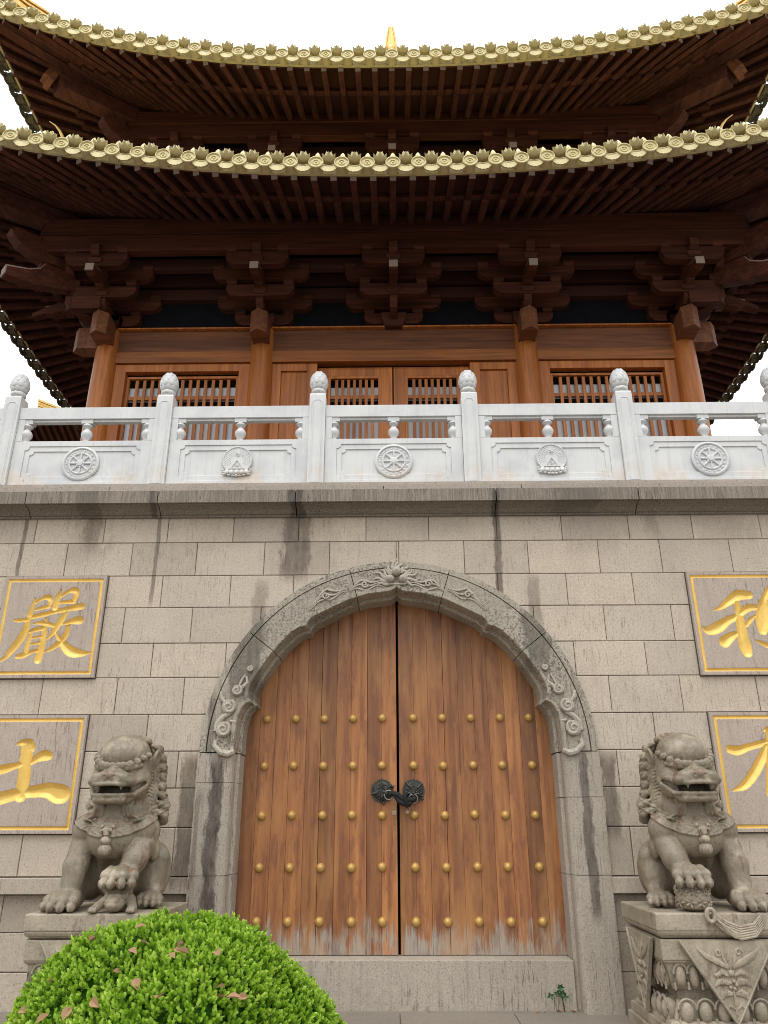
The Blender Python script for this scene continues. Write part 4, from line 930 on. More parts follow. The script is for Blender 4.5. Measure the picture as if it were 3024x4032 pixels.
for ti, (T_, nm) in enumerate(((LOW, 'lower'), (UPP, 'upper'))):
    # roof: boards under the tiles are the roof part; everything on it is a sub-part
    rb = MB()
    for k in range(4):
        strip(rb, T_, k, -.12, .052, TM+.02, .052, 48, .03); strip(rb, T_, k, TM-.05, .135, 1.0, .055, 48, .03)
    roof = rb.build('eave_roof', M['board'], hall)
    sp = .283; N = int((T_.ec-.25)/sp)
    extra = MB(); extra_r = MB(); extra_e = MB()
    for k in (0, 1, 3):
        for i in range(-N, N+1):
            u = i*sp+.5*sp*(ti == 0)*0
            a = Vector(side(k, *T_.pt(u, -.02))); b = Vector(side(k, *T_.pt(u, .35))); c = Vector(side(k, *T_.pt(u, TM)))
            f0 = Vector(side(k, *T_.pt(u, TM-.12, .065))); f1 = Vector(side(k, *T_.pt(u, .985, -.085)))
            f0.z += .02
            if k == 0 and i >= -22 and i <= 22:
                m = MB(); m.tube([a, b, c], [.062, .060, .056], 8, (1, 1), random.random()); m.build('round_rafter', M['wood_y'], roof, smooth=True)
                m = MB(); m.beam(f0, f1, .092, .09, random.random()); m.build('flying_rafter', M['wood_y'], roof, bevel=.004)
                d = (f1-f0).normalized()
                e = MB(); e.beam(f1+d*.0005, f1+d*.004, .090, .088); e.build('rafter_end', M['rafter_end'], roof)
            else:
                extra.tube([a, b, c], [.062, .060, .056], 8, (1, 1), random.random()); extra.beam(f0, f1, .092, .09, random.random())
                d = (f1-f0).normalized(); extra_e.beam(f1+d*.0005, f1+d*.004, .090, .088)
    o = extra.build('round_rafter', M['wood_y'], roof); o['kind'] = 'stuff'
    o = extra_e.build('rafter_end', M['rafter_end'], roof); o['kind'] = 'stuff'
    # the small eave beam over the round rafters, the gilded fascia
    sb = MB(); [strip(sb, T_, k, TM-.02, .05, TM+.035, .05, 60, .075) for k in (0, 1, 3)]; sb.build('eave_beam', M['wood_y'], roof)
    fa = MB()
    for k in range(4):
        secs = []; n = 80
        for i in range(n+1):
            u = (-1+2*i/n)*T_.ec; v = T_.vE(u); z = T_.zE(u)
            secs.append([side(k, u, v-.03, z), side(k, u, v+.01, z+.002), side(k, u, v+.025, z+.135), side(k, u, v-.03, z+.135)])
        vs = [p for s_ in secs for p in s_]; fs = []
        for i in range(n):
            for q in range(4): fs.append((4*i+q, 4*i+(q+1) % 4, 4*i+4+(q+1) % 4, 4*i+4+q))
        fa.add(vs, fs)
    fa.build('gilded_fascia', M['gold_tile'], roof)
    fb = MB()
    for k in range(4):
        secs = []; n = 60
        for i in range(n+1):
            u = (-1+2*i/n)*(T_.ec-.03); v = T_.vE(u)-.031; z = T_.zE(u)
            secs.append([side(k, u, v-.022, z-.004), side(k, u, v, z-.004), side(k, u, v, z+.12), side(k, u, v-.022, z+.12)])
        fb.add([p for s_ in secs for p in s_], [(4*i+q, 4*i+(q+1) % 4, 4*i+4+(q+1) % 4, 4*i+4+q) for i in range(n) for q in range(4)])
    fb.build('fascia_backing', M['wood_y'], roof)
    # tile ends, drips, lotus finials, buds
    ts = .363; NT_ = int((T_.ec-.1)/ts)
    stuff = {'round_tile_end': MB(), 'drip_tile': MB(), 'lotus_finial': MB(), 'bud_finial': MB()}
    def bake(name, me, mtx):
        mb = stuff[name]; mb.M = mtx; mb.add([tuple(v.co) for v in me.vertices], [tuple(p_.vertices) for p_ in me.polygons])
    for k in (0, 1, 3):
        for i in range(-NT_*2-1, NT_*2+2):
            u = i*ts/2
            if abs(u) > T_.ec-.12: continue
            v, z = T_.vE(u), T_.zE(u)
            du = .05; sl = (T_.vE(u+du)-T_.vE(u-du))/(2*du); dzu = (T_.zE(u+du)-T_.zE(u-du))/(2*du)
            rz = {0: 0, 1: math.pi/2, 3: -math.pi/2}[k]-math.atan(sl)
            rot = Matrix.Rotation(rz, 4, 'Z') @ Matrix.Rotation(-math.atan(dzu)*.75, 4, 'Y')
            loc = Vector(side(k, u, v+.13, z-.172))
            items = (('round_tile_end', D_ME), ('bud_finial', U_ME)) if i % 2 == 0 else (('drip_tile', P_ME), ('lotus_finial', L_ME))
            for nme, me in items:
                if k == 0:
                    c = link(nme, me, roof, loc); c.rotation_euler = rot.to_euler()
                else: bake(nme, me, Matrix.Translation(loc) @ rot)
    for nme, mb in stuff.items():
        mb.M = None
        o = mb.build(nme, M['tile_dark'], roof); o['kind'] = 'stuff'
    # tiled roof skin with tile rolls
    inner_v, inner_z = (HU+.0, 12.35) if ti == 0 else (2.3, 16.4)
    sk = MB()
    for k in range(4):
        def skin(a, b):
            u = (-1+2*a)*T_.ec; v0 = T_.vE(u)+.03; z0 = T_.zE(u)+.20
            t = b; v = v0+(inner_v-v0)*t; uu = u*(v/T_.ec) if t > 0 else u
            uu = u*(1-t)+u/T_.ec*inner_v*t
            z = z0+(inner_z-z0)*(t*.8+.2*t*t)
            return side(k, uu, v, z)
        sk.grid(skin, 40, 10)
    for i in range(-NT_, NT_+1):
        u = i*ts; path = []
        for j in range(9):
            t = j/8; v0 = T_.vE(u)-.02; v = v0+(inner_v-v0)*t; z0 = T_.zE(u)+.24
            if abs(u) > v+.1: break
            path.append(side(0, u, v, z0+(inner_z+.06-z0)*(t*.8+.2*t*t)))
        if len(path) > 1: sk.tube(path, .07, 8)
    sk.build('roof_tiles', M['gold_tile'], roof)
    # hip rafters and gilded hip ridges
    for sx in (-1, 1):
        dia = lambda v, z, s_=sx: (s_*v, CY-v, z)
        zc = T_.zE(T_.ec); m = MB()
        m.beam(dia(T_.hw-.1, T_.zr-.06), dia(T_.hw+(T_.ec-T_.hw)*.66, T_.zr-.50-.10*(ti)),   .30, .30, .6)
        hr = m.build('hip_rafter', M['wood_y'], roof, bevel=.012)
        m = MB(); m.beam(dia(T_.hw+.6, T_.zr-.02), dia(T_.ec-.22, zc-.02), .19, .2, .6); m.build('upper_hip_rafter', M['wood_y'], roof, bevel=.01)
        e0 = dia(T_.hw+(T_.ec-T_.hw)*.66, T_.zr-.50-.10*ti); m = MB()
        for q, (oo, sz) in enumerate(((.05, .28), (.13, .22))):
            pnt = dia(T_.hw+(T_.ec-T_.hw)*.66+oo*.7, T_.zr-.50-.10*ti-.0+.03*q); pn2 = dia(T_.hw+(T_.ec-T_.hw)*.66+(oo+.09)*.7, T_.zr-.50-.10*ti+.03*(q+1)); m.beam(pnt, pn2, sz, sz, .7)
        m.build('rafter_tip', M['wood_b'], roof, bevel=.01)
        m = MB()
        for (w, h0, h1) in ((.13, .10, .20), (.10, .205, .26), (.13, .265, .31), (.09, .315, .37), (.12, .375, .42)):
            prev = None
            for j in range(13):
                t = j/12; v = T_.ec-.05+(inner_v-T_.ec)*t; z = zc+.17+(inner_z-zc-.17)*(t*.55+.45*t*t)+.28*max(0, 1-t*5)**2
                q = (dia(v, z+(h0+h1)/2))
                if prev: m.beam(prev, q, w*2, h1-h0)
                prev = q
        m.build('hip_ridge', M['ridge_gold'], roof)
        if ti == 0:
            for pts, r0 in (([(-5.50, .8, 12.15), (-5.55, .8, 12.32), (-5.61, .8, 12.44), (-5.70, .8, 12.56), (-5.82, .8, 12.66)], .035), ([(-5.62, .82, 12.22), (-5.71, .82, 12.33), (-5.79, .82, 12.42), (-5.88, .82, 12.48)], .026)):
                m = MB(); q = [(p_[0] if sx < 0 else -p_[0]-.1, p_[1], p_[2]-(0 if sx < 0 else .05)) for p_ in pts]
                m.tube(q, [r0*(1-.8*j/(len(q)-1)) for j in range(len(q))], 8, (1, 1), .5, (0, 1, 0)); m.build('gilded_horn', M['ridge_gold'], roof, smooth=True)
# purlin beams above the outer brackets, and inner wall beams
for (hw, dz, nm) in ((HW, 0, 0), (HU, 3.24, 1)):
    hl = hw+.92
    for k in (0, 1, 3):
        for (v, z0, z1, w, tn, mat) in ((hw+.90, 10.09, 10.40, .16, .5, M['wood_d']), (hw+.90, 10.405, 10.72, .20, .35, M['wood_d']), (hw+.5, 10.05, 10.26, .13, .5, M['board']), (hw, 9.82, 10.03, .14, .4, M['board']), (hw, 10.12, 10.34, .14, .4, M['board'])):  # inner beams take the dark board colour to paint shade behind the brackets
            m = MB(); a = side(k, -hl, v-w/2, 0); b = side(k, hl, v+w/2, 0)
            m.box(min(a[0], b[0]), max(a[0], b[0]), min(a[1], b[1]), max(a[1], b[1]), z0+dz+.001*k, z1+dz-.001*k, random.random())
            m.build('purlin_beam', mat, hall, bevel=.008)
# body of the upper storey
m = MB(); m.box(-HU, HU, CY-HU, CY+HU, 11.4, 14.2, .3); m.build('upper_wall', M['black'], hall)
for u in (-HU, -2.17, 2.17, HU):
    m = MB(); m.lathe([(.17, 11.4), (.165, 12.5)], (u, CY-HU, 0), 16); m.build('column', M['wood_v'], hall, smooth=True)
# ridge and its gilded end ornament, seen end-on over the upper eave
m = MB(); m.prism([(-2.4, 16.3), (0, 18.6), (2.4, 16.3)], 4.6, 9., 'y'); m.box(-.16, .16, 4.4, 9.1, 18.35, 19.0); m.build('main_ridge', M['ridge_gold'], hall)
m = MB(); y0 = 3.3
m.prism([(-.20, 16.2), (.20, 16.2), (.165, 17.2), (.12, 17.9), (.06, 18.32), (-.06, 18.32), (-.12, 17.9), (-.165, 17.2)], y0, y0+1.3, 'y')
for s in (-1, 1): m.tube([(s*.17, y0-.01, 16.2), (s*.14, y0-.01, 17.2), (s*.10, y0-.01, 17.9), (s*.045, y0-.01, 18.3)], [.035, .03, .025, .015], 8, (1, 1), .5, (0, 1, 0))
for zz in (16.9, 17.25, 17.6): m.ball((0, y0-.02, zz), (.09, .05, .14), 10, 6)
m.build('ridge_ornament', M['ridge_gold'], hall, smooth=True)

# a second hall far behind, seen through the balustrade on the left
dh = thing('distant_hall', 'far dark-eaved hall with gilded ridge glimpsed through the left end of the balustrade', 'temple', (-12, 17, 0))
m = MB(); m.box(-17, -8.2, 17.2, 24, 0, 13.2, .4); m.build('wall', M['wood_b'], dh)
m = MB(); m.prism([(14.0, 14.17), (14.0, 14.25), (19.5, 16.4), (25, 14.3), (25, 14.2), (19.5, 13.8), (17.2, 12.9)], -18, -7.6, 'x'); rf = m.build('roof', M['board'], dh)
m = MB(); m.box(-18, -7.6, 13.93, 13.99, 14.15, 14.27); m.build('gilded_fascia', M['gold_tile'], rf)
m = MB(); 
for i in range(44): m.beam((-17.8+.235*i, 13.95, 14.11), (-17.8+.235*i, 17.2, 12.9), .085, .10, random.random())
m.build('rafter', M['wood_y'], rf)['kind'] = 'stuff'
m = MB()
for i in range(44): m.beam((-17.8+.235*i, 13.945, 14.113), (-17.8+.235*i, 13.90, 14.13), .085, .10)
m.build('rafter_end', M['rafter_end'], rf)['kind'] = 'stuff'
m = MB()
for j in range(4): m.beam((-12.1, 14.1, 14.98-.09*j), (-11.1, 14.4, 14.68-.09*j), .2-.03*(j % 2), .07)
m.tube([(-12.12, 14.1, 15.0), (-12.12, 14.1, 15.16)], [.03, .01], 6)
m.build('gilded_ridge', M['ridge_gold'], dh)

# ------------------------------------------------------------------ carved guardian lions: one signed-distance volume, meshed with surface nets
class SDF:
    def __init__(s, lo, hi, h):
        s.lo, s.h = np.array(lo, float), h; s.n = np.ceil((np.array(hi)-s.lo)/h).astype(int)+1
        s.ax = [s.lo[i]+h*np.arange(s.n[i]) for i in range(3)]; s.d = np.full(s.n, .2, np.float32)
    def sl(s, c, r):
        i0 = np.clip(((np.array(c)-r-s.lo)/s.h).astype(int), 0, s.n-1); i1 = np.clip(((np.array(c)+r-s.lo)/s.h).astype(int)+2, 1, s.n)
        S_ = tuple(slice(a, b) for a, b in zip(i0, i1)); g = np.meshgrid(*[s.ax[k][S_[k]] for k in range(3)], indexing='ij', sparse=True)
        return S_, g
    def comb(s, S_, d, k, op):
        a = s.d[S_]
        if op == 'u':
            h = np.maximum(k-np.abs(a-d), 0)/max(k, 1e-6); s.d[S_] = np.minimum(a, d)-h*h*k*.25
        else:
            d = -d; h = np.maximum(k-np.abs(a-d), 0)/max(k, 1e-6); s.d[S_] = np.maximum(a, d)+h*h*k*.25
    def ell(s, c, r, k=.04, op='u', rot=None):
        r = np.array(r if hasattr(r, '__len__') else (r, r, r), float); S_, g = s.sl(c, r.max()+k+.03)
        p = [g[i]-c[i] for i in range(3)]
        if rot is not None:
            m = np.array(rot.transposed()); p = [m[i][0]*p[0]+m[i][1]*p[1]+m[i][2]*p[2] for i in range(3)]
        k0 = np.sqrt(sum((p[i]/r[i])**2 for i in range(3)))+1e-6; k1 = np.sqrt(sum((p[i]/r[i]**2)**2 for i in range(3)))+1e-6
        s.comb(S_, (k0*(k0-1)/k1).astype(np.float32), k, op); return s
    def cap(s, a, b, ra, rb, k=.03, op='u'):
        a, b = np.array(a, float), np.array(b, float); c = (a+b)/2; S_, g = s.sl(c, np.linalg.norm(b-a)/2+max(ra, rb)+k+.03)
        ba = b-a; p = [g[i]-a[i] for i in range(3)]
        t = np.clip(sum(p[i]*ba[i] for i in range(3))/(ba@ba), 0, 1)
        d = np.sqrt(sum((p[i]-ba[i]*t)**2 for i in range(3)))-(ra+(rb-ra)*t)
        s.comb(S_, d.astype(np.float32), k, op); return s
    def box(s, c, hsz, rr=.02, k=.03, op='u', rot=None):
        hsz = np.array(hsz, float); S_, g = s.sl(c, np.linalg.norm(hsz)+k+.03); p = [g[i]-c[i] for i in range(3)]
        if rot is not None:
            m = np.array(rot.transposed()); p = [m[i][0]*p[0]+m[i][1]*p[1]+m[i][2]*p[2] for i in range(3)]
        q = [np.abs(p[i])-hsz[i]+rr for i in range(3)]
        d = np.sqrt(sum(np.maximum(x, 0)**2 for x in q))+np.minimum(np.maximum(np.maximum(q[0], q[1]), q[2]), 0)-rr
        s.comb(S_, d.astype(np.float32), k, op); return s
    def path(s, pts, rs, k=.02, op='u'):
        for a, b, ra, rb in zip(pts, pts[1:], rs, rs[1:]): s.cap(a, b, ra, rb, k, op)
        return s
    def nets(s):
        v = s.d; neg = v < 0; n = np.array(v.shape)-1
        cnt = np.zeros(n, np.int8)
        for c in range(8):
            i, j, k = c & 1, c >> 1 & 1, c >> 2; cnt += neg[i:i+n[0], j:j+n[1], k:k+n[2]]
        act = (cnt > 0) & (cnt < 8); I = np.argwhere(act); idx = np.full(n, -1, np.int32); idx[act] = np.arange(len(I))
        acc = np.zeros((len(I), 3)); num = np.zeros(len(I))
        cor = [(c & 1, c >> 1 & 1, c >> 2) for c in range(8)]
        val = [v[I[:, 0]+a, I[:, 1]+b, I[:, 2]+c] for a, b, c in cor]
        for a in range(8):
            for ax in range(3):
                if a >> ax & 1: continue
                b = a | 1 << ax; va, vb = val[a], val[b]; m = (va < 0) != (vb < 0)
                t = np.where(m, va/np.where(m, va-vb, 1), 0); p = np.repeat(np.array(cor[a], float)[None], len(I), 0); p[:, ax] += t
                acc[m] += p[m]; num[m] += 1
        V = s.lo+s.h*(I+acc/num[:, None])
        Fs = []
        for ax in range(3):
            a1, a2 = (ax+1) % 3, (ax+2) % 3
            lo = [slice(0, n[q]) for q in range(3)]; hi = list(lo); 
            lo[ax] = slice(0, n[ax]); hi[ax] = slice(1, n[ax]+1)
            e = neg[tuple(lo)] != neg[tuple(hi)]
            e[tuple(0 if q == a1 else slice(None) for q in range(3))] = False; e[tuple(0 if q == a2 else slice(None) for q in range(3))] = False
            E = np.argwhere(e); f = neg[tuple(lo)][e]
            d1 = np.zeros(3, int); d1[a1] = 1; d2 = np.zeros(3, int); d2[a2] = 1
            g = lambda q: idx[q[:, 0], q[:, 1], q[:, 2]]
            Q = np.stack([g(E-d1-d2), g(E-d2), g(E), g(E-d1)], 1)
            Q[~f] = Q[~f][:, ::-1]; Fs.append(Q)
        F = np.concatenate(Fs); return V, F[(F >= 0).all(1)]

def paw(s, c, yaw, sz=1., claws=True, drop=0.):
    """four toes and their claws, pointing to -y turned by yaw"""
    cy, sy = math.cos(yaw), math.sin(yaw); P = lambda x, y, z: (c[0]+cy*x-sy*y, c[1]+sy*x+cy*y, c[2]+z)
    s.ell(P(0, .02*sz, .02), (.12*sz, .13*sz, .085*sz), .03)
    for i, x in enumerate((-.105, -.037, .037, .105)):
        y = -.10 if 0 < i < 3 else -.065
        s.cap(P(x*.8*sz, (y+.07)*sz, .055*sz), P(x*sz, y*sz, .03*sz-drop*.3), .044*sz, .047*sz, .012)
        s.ell(P(x*1.05*sz, (y-.055)*sz, -.008*sz-drop), (.037*sz, .037*sz, .042*sz), .008)
        if claws: s.cap(P(x*1.05*sz, (y-.085)*sz, -.01*sz-drop), P(x*1.05*sz, (y-.098)*sz, -.045*sz-drop), .016*sz, .004, .004)
def lion_sdf():
    s = SDF((-.62, -.62, -.03), (.60, .56, 1.60), .0092)
    # trunk, chest, haunches
    s.cap((0, .22, .28), (0, -.02, .72), .25, .25, .05); s.ell((0, -.17, .61), (.24, .20, .21), .03); s.ell((0, -.02, .86), (.27, .22, .22), .06)
    s.ell((0, -.15, .17), (.18, .27, .27), .03, 's')
    for sx in (-1, 1):
        s.ell((sx*.285, -.10, .66), (.125, .155, .145), .018); s.ell((sx*.30, .24, .30), (.15, .23, .26), .05)
        s.cap((sx*.37, .13, .42), (sx*.35, .12, .18), .10, .075, .04); s.cap((sx*.35, .12, .18), (sx*.36, .03, .07), .075, .07, .04)
        paw(s, (sx*.36, -.03, .055), sx*.25, .82)
    # straight fore leg and the lifted one
    s.cap((-.29, -.13, .55), (-.31, -.19, .36), .112, .112, .014); s.cap((-.31, -.19, .36), (-.31, -.25, .13), .112, .094, .03); paw(s, (-.315, -.32, .06), -.1, 1.12)
    s.cap((.275, -.15, .54), (.245, -.24, .42), .115, .112, .014); s.cap((.245, -.24, .42), (.20, -.30, .30), .105, .09, .03); paw(s, (.175, -.36, .265), .1, 1.12, True, .02)
    # muscles, elbow tufts
    s.ell((-.36, -.03, .50), (.05, .09, .10), .02); s.ell((.36, -.04, .50), (.05, .09, .10), .02)
    # head
    s.ell((0, .0, 1.22), (.255, .27, .25), .05); s.ell((0, -.10, 1.345), (.24, .25, .20), .04)
    for sx in (-1, 1):
        s.ell((sx*.175, -.16, 1.10), (.105, .15, .17), .05); s.cap((sx*.20, -.12, 1.12), (sx*.15, -.30, .97), .075, .05, .04)
    s.box((0, -.32, 1.115), (.18, .17, .05), .04, .03); s.ell((0, -.37, 1.145), (.145, .11, .06), .03)
    s.ell((0, -.455, 1.14), (.115, .05, .045), .010); s.cap((0, -.28, 1.22), (0, -.39, 1.19), .05, .035, .03)
    for sx in (-1, 1):
        s.ell((sx*.16, -.40, 1.09), (.06, .08, .045), .02); s.ell((sx*.045, -.505, 1.133), (.014, .02, .012), .006, 's')
    s.cap((-.13, -.47, 1.095), (.13, -.47, 1.095), .005, .005, .006, 's')
    s.box((0, -.27, .930), (.16, .17, .033), .03, .03); s.box((0, -.42, .944), (.135, .025, .032), .02, .015)
    # mouth opened through to the cheeks
    s.box((0, -.40, 1.014), (.145, .24, .037), .02, .010, 's')
    for sx in (-1, 1):
        s.cap((sx*.14, -.36, 1.015), (sx*.245, -.22, 1.085), .036, .026, .010, 's')
        s.cap((sx*.11, -.45, 1.065), (sx*.11, -.455, 1.015), .022, .006, .008); s.cap((sx*.115, -.39, .94), (sx*.115, -.40, .975), .018, .007, .006); s.ell((0, -.33, .945), (.085, .10, .018), .01)
        # lip rim
        s.path([(sx*.0, -.49, 1.068), (sx*.14, -.465, 1.064), (sx*.20, -.35, 1.082), (sx*.25, -.215, 1.135)], [.017, .02, .022, .02], .012)
        s.path([(sx*.0, -.445, .972), (sx*.13, -.43, .972), (sx*.20, -.31, .982), (sx*.262, -.19, 1.06)], [.017, .018, .02, .02], .012)
        # eyes under the brows
        s.ell((sx*.125, -.31, 1.190), (.07, .06, .04), .02, 's'); s.ell((sx*.13, -.285, 1.183), (.058, .055, .047), .008)
        s.path([(sx*.06, -.345, 1.165), (sx*.13, -.335, 1.143), (sx*.205, -.27, 1.165)], [.014, .016, .012], .008)
        for x, y, z, r in ((.028, -.365, 1.238, .03), (.078, -.365, 1.238, .036), (.135, -.342, 1.248, .038), (.188, -.290, 1.275, .036), (.228, -.225, 1.310, .033), (.25, -.15, 1.345, .03)):
            s.ell((sx*x, y, z), (r, r*.95, r), .010)
            s.cap((sx*x, y-r, z+.002), (sx*x, y-r-.02, z+.002), r*.28, r*.28, .004, 's')
        s.path([(sx*.05, -.36, 1.212), (sx*.14, -.34, 1.212), (sx*.22, -.26, 1.242)], [.022, .026, .02], .012)
        # ear and the mane: rows of curls down the side and back
        s.ell((sx*.275, .0, 1.315), (.035, .075, .10), .02, rot=Matrix.Rotation(sx*.25, 3, 'Y')); s.ell((sx*.31, -.02, 1.315), (.02, .04, .065), .01, 's')
        for q in range(8):
            z = 1.42-.088*q; bul = .02*math.sin(q*1.2)
            lx = .255+bul+.018*min(q, 4); s.path([(sx*(lx-.03), .02+.012*q, z+.03), (sx*(lx+.02), .09+.012*q, z), (sx*lx, .16+.01*q, z-.05), (sx*(lx-.03), .15+.01*q, z-.08)], [.018, .042, .046, .022], .012)
            s.path([(sx*(lx+.035), .04+.012*q, z+.02), (sx*(lx+.062), .10+.012*q, z-.01), (sx*(lx+.04), .16+.012*q, z-.045)], [.006, .008, .006], .004, 's')
            for (x, y, r) in ((.21+.02*min(q, 3), .20+.008*q, .052), (.10, .275+.006*q, .056)):
                s.ell((sx*x, y, z-.02), (r, r, r*.95), .025)
                pass
        # strands sweeping back from the cheek
        for q in range(15):
            z = 1.27-.032*q
            s.path([(sx*.225, -.09+.008*q, z+.045), (sx*.268, -.03+.008*q, z+.02), (sx*(.292+.006*math.sin(q*2.)), .04+.006*q, z-.03), (sx*(.285+.01*math.sin(q*2.)), .10, z-.015), (sx*.27, .14, z-.035)], [.010, .014, .016, .014, .008], .004)
        # beard locks
        for q in range(3):
            s.path([(sx*(.10+.035*q), -.30+.02*q, .915), (sx*(.095+.03*q), -.27, .86), (sx*(.105+.035*q), -.255, .80), (sx*(.15+.055*q), -.245, .765)], [.017, .018, .016, .006], .006)
    s.box((0, -.235, .86), (.08, .03, .07), .02, .02)
    for q in range(7):     # tuft along the crown
        a = -.75+.25*q; s.path([(.19*math.sin(a), -.02, 1.50-.05*a*a), (.23*math.sin(a), .09, 1.535-.07*a*a), (.23*math.sin(a), .19, 1.47-.07*a*a)], [.02, .032, .03], .012)
    # collar band: a raised belt round the chest, lower at the front
    S_, g = s.sl((0, -.12, .70), .62); X, Y, Z = g
    zc = .655+.75*X*X+.30*np.maximum(Y+.30, 0); w = np.abs(Z-zc)
    m = np.clip((.058-w)/.01, 0, 1)*np.clip((.62-np.hypot(X, Y+.02))/.05, 0, 1)*np.clip((.20-Y)/.05, 0, 1)
    edge = np.clip((.012-np.abs(w-.045))/.006, 0, 1); pat = .0035*np.sin(X*75+6*np.sin(Z*40))*(w < .036)
    s.d[S_] = s.d[S_]-(m*(.012+.006*edge+pat)).astype(np.float32)
    # tail lock on the back, toes folded on the plinth
    s.path([(0, .42, .25), (0, .47, .55), (.0, .40, .85)], [.06, .07, .05], .03)
    s.d += (.0016*np.sin(s.ax[0][:, None, None]*90+1.3*np.sin(s.ax[2][None, None, :]*60))*np.sin(s.ax[1][None, :, None]*80)).astype(np.float32)
    return s
LV, LF = lion_sdf().nets()
def lion_bell():
    m = MB(); m.lathe([(.0, -.17), (.03, -.172), (.055, -.155), (.062, -.125), (.052, -.092), (.036, -.078), (.046, -.066), (.052, -.045), (.044, -.02), (.026, -.008), (.022, .0), (.034, .004), (.034, .05), (0, .05)], (0, 0, 0), 18)
    return m
def lion(name_pos, label, flip):
    t = thing('guardian_lion', label, 'statue', name_pos, 'guardian lions flanking the gate')
    V = LV.copy(); F = LF
    if flip: V[:, 0] *= -1; F = LF[:, ::-1]
    me = np_mesh('lion_body', V, F, M['lion'], True)
    link('lion_body', me, t, name_pos)
    bl = lion_bell(); o = bl.build('bell', M['lion'], t, smooth=True, loc=Vector(name_pos)+Vector((0, -.372, .625)), auto=60)
    m = MB(); sg = -1 if flip else 1; b = Vector(name_pos)
    for x in (-.04, .04): m.tube([b+Vector((x, -.355, .69)), b+Vector((x, -.395, .66)), b+Vector((x, -.395, .615)), b+Vector((x*.8, -.385, .60))], .011, 6)
    m.ball(b+Vector((0, -.375, .665)), (.05, .03, .035), 10, 6); m.ball(b+Vector((-.05, -.36, .70)), .022, 8, 6); m.ball(b+Vector((.05, -.36, .70)), .022, 8, 6)
    m.build('bell_clasp', M['lion'], t, smooth=True); return t
LZ = .868
la = lion((-2.685, -.80, LZ), 'grey stone guardian lion with its paw on a cub, behind the clipped shrub', False)
lb = lion((2.765, -.80, LZ), 'grey stone guardian lion pressing a carved ball under its paw, right of the gate', True)
# the cub under the left lion's paw
s = SDF((-.2, -.2, -.02), (.2, .2, .30), .0085)
s.ell((0, .04, .10), (.10, .11, .11), .03); s.ell((.0, -.08, .075), (.075, .065, .07), .02); s.ell((0, -.125, .06), (.05, .04, .035), .012)
for sx in (-1, 1):
    s.cap((sx*.07, .0, .15), (sx*.10, -.07, .22), .035, .03, .02); s.cap((sx*.09, .02, .10), (sx*.14, -.08, .04), .04, .035, .02); s.ell((sx*.145, -.11, .03), (.035, .05, .03), .015)
    s.ell((sx*.03, -.135, .10), (.016, .014, .014), .006); s.ell((sx*.07, -.05, .13), (.02, .02, .03), .01)
    for q in range(3): s.cap((sx*(.125+.02*q), -.15, .02), (sx*(.125+.02*q), -.13, .045), .014, .012, .004)
s.cap((-.035, -.165, .045), (.035, -.165, .045), .006, .006, .006, 's'); s.box((0, -.07, .135), (.05, .03, .02), .015, .01)
V, F = s.nets(); V = V*np.array([1.15, 1.1, 1.0]); link('lion_cub', np_mesh('lion_cub', V, F, M['lion']), la, Vector((-2.685+.175, -.80-.37, LZ)))
# the ball under the right lion's paw with its ribbons over the slab
bx, by = 2.765-.175, -.80-.37
m = MB(); m.lathe([(.06, 0), (.125, .03), (.145, .09), (.142, .15), (.11, .21), (.05, .25), (0, .255)], (bx, by, LZ), 24)
for i in range(9):
    a = 2*math.pi*i/9
    for zz, ph in ((.075, 0), (.165, .35)):
        c = Vector((bx+.138*math.cos(a+ph), by+.138*math.sin(a+ph), LZ+zz))
        for q in range(5):
            w = 2*math.pi*q/5; t = Vector((-math.sin(a+ph), math.cos(a+ph), 0))*math.cos(w)+Vector((0, 0, 1))*math.sin(w)
            m.tube([c+t*.006, c+t*.03+Vector((math.cos(a+ph), math.sin(a+ph), 0))*.006, c+t*.052-Vector((math.cos(a+ph), math.sin(a+ph), 0))*.006], [.006, .012, .004], 6)
m.build('carved_ball', M['lion'], lb, smooth=True)

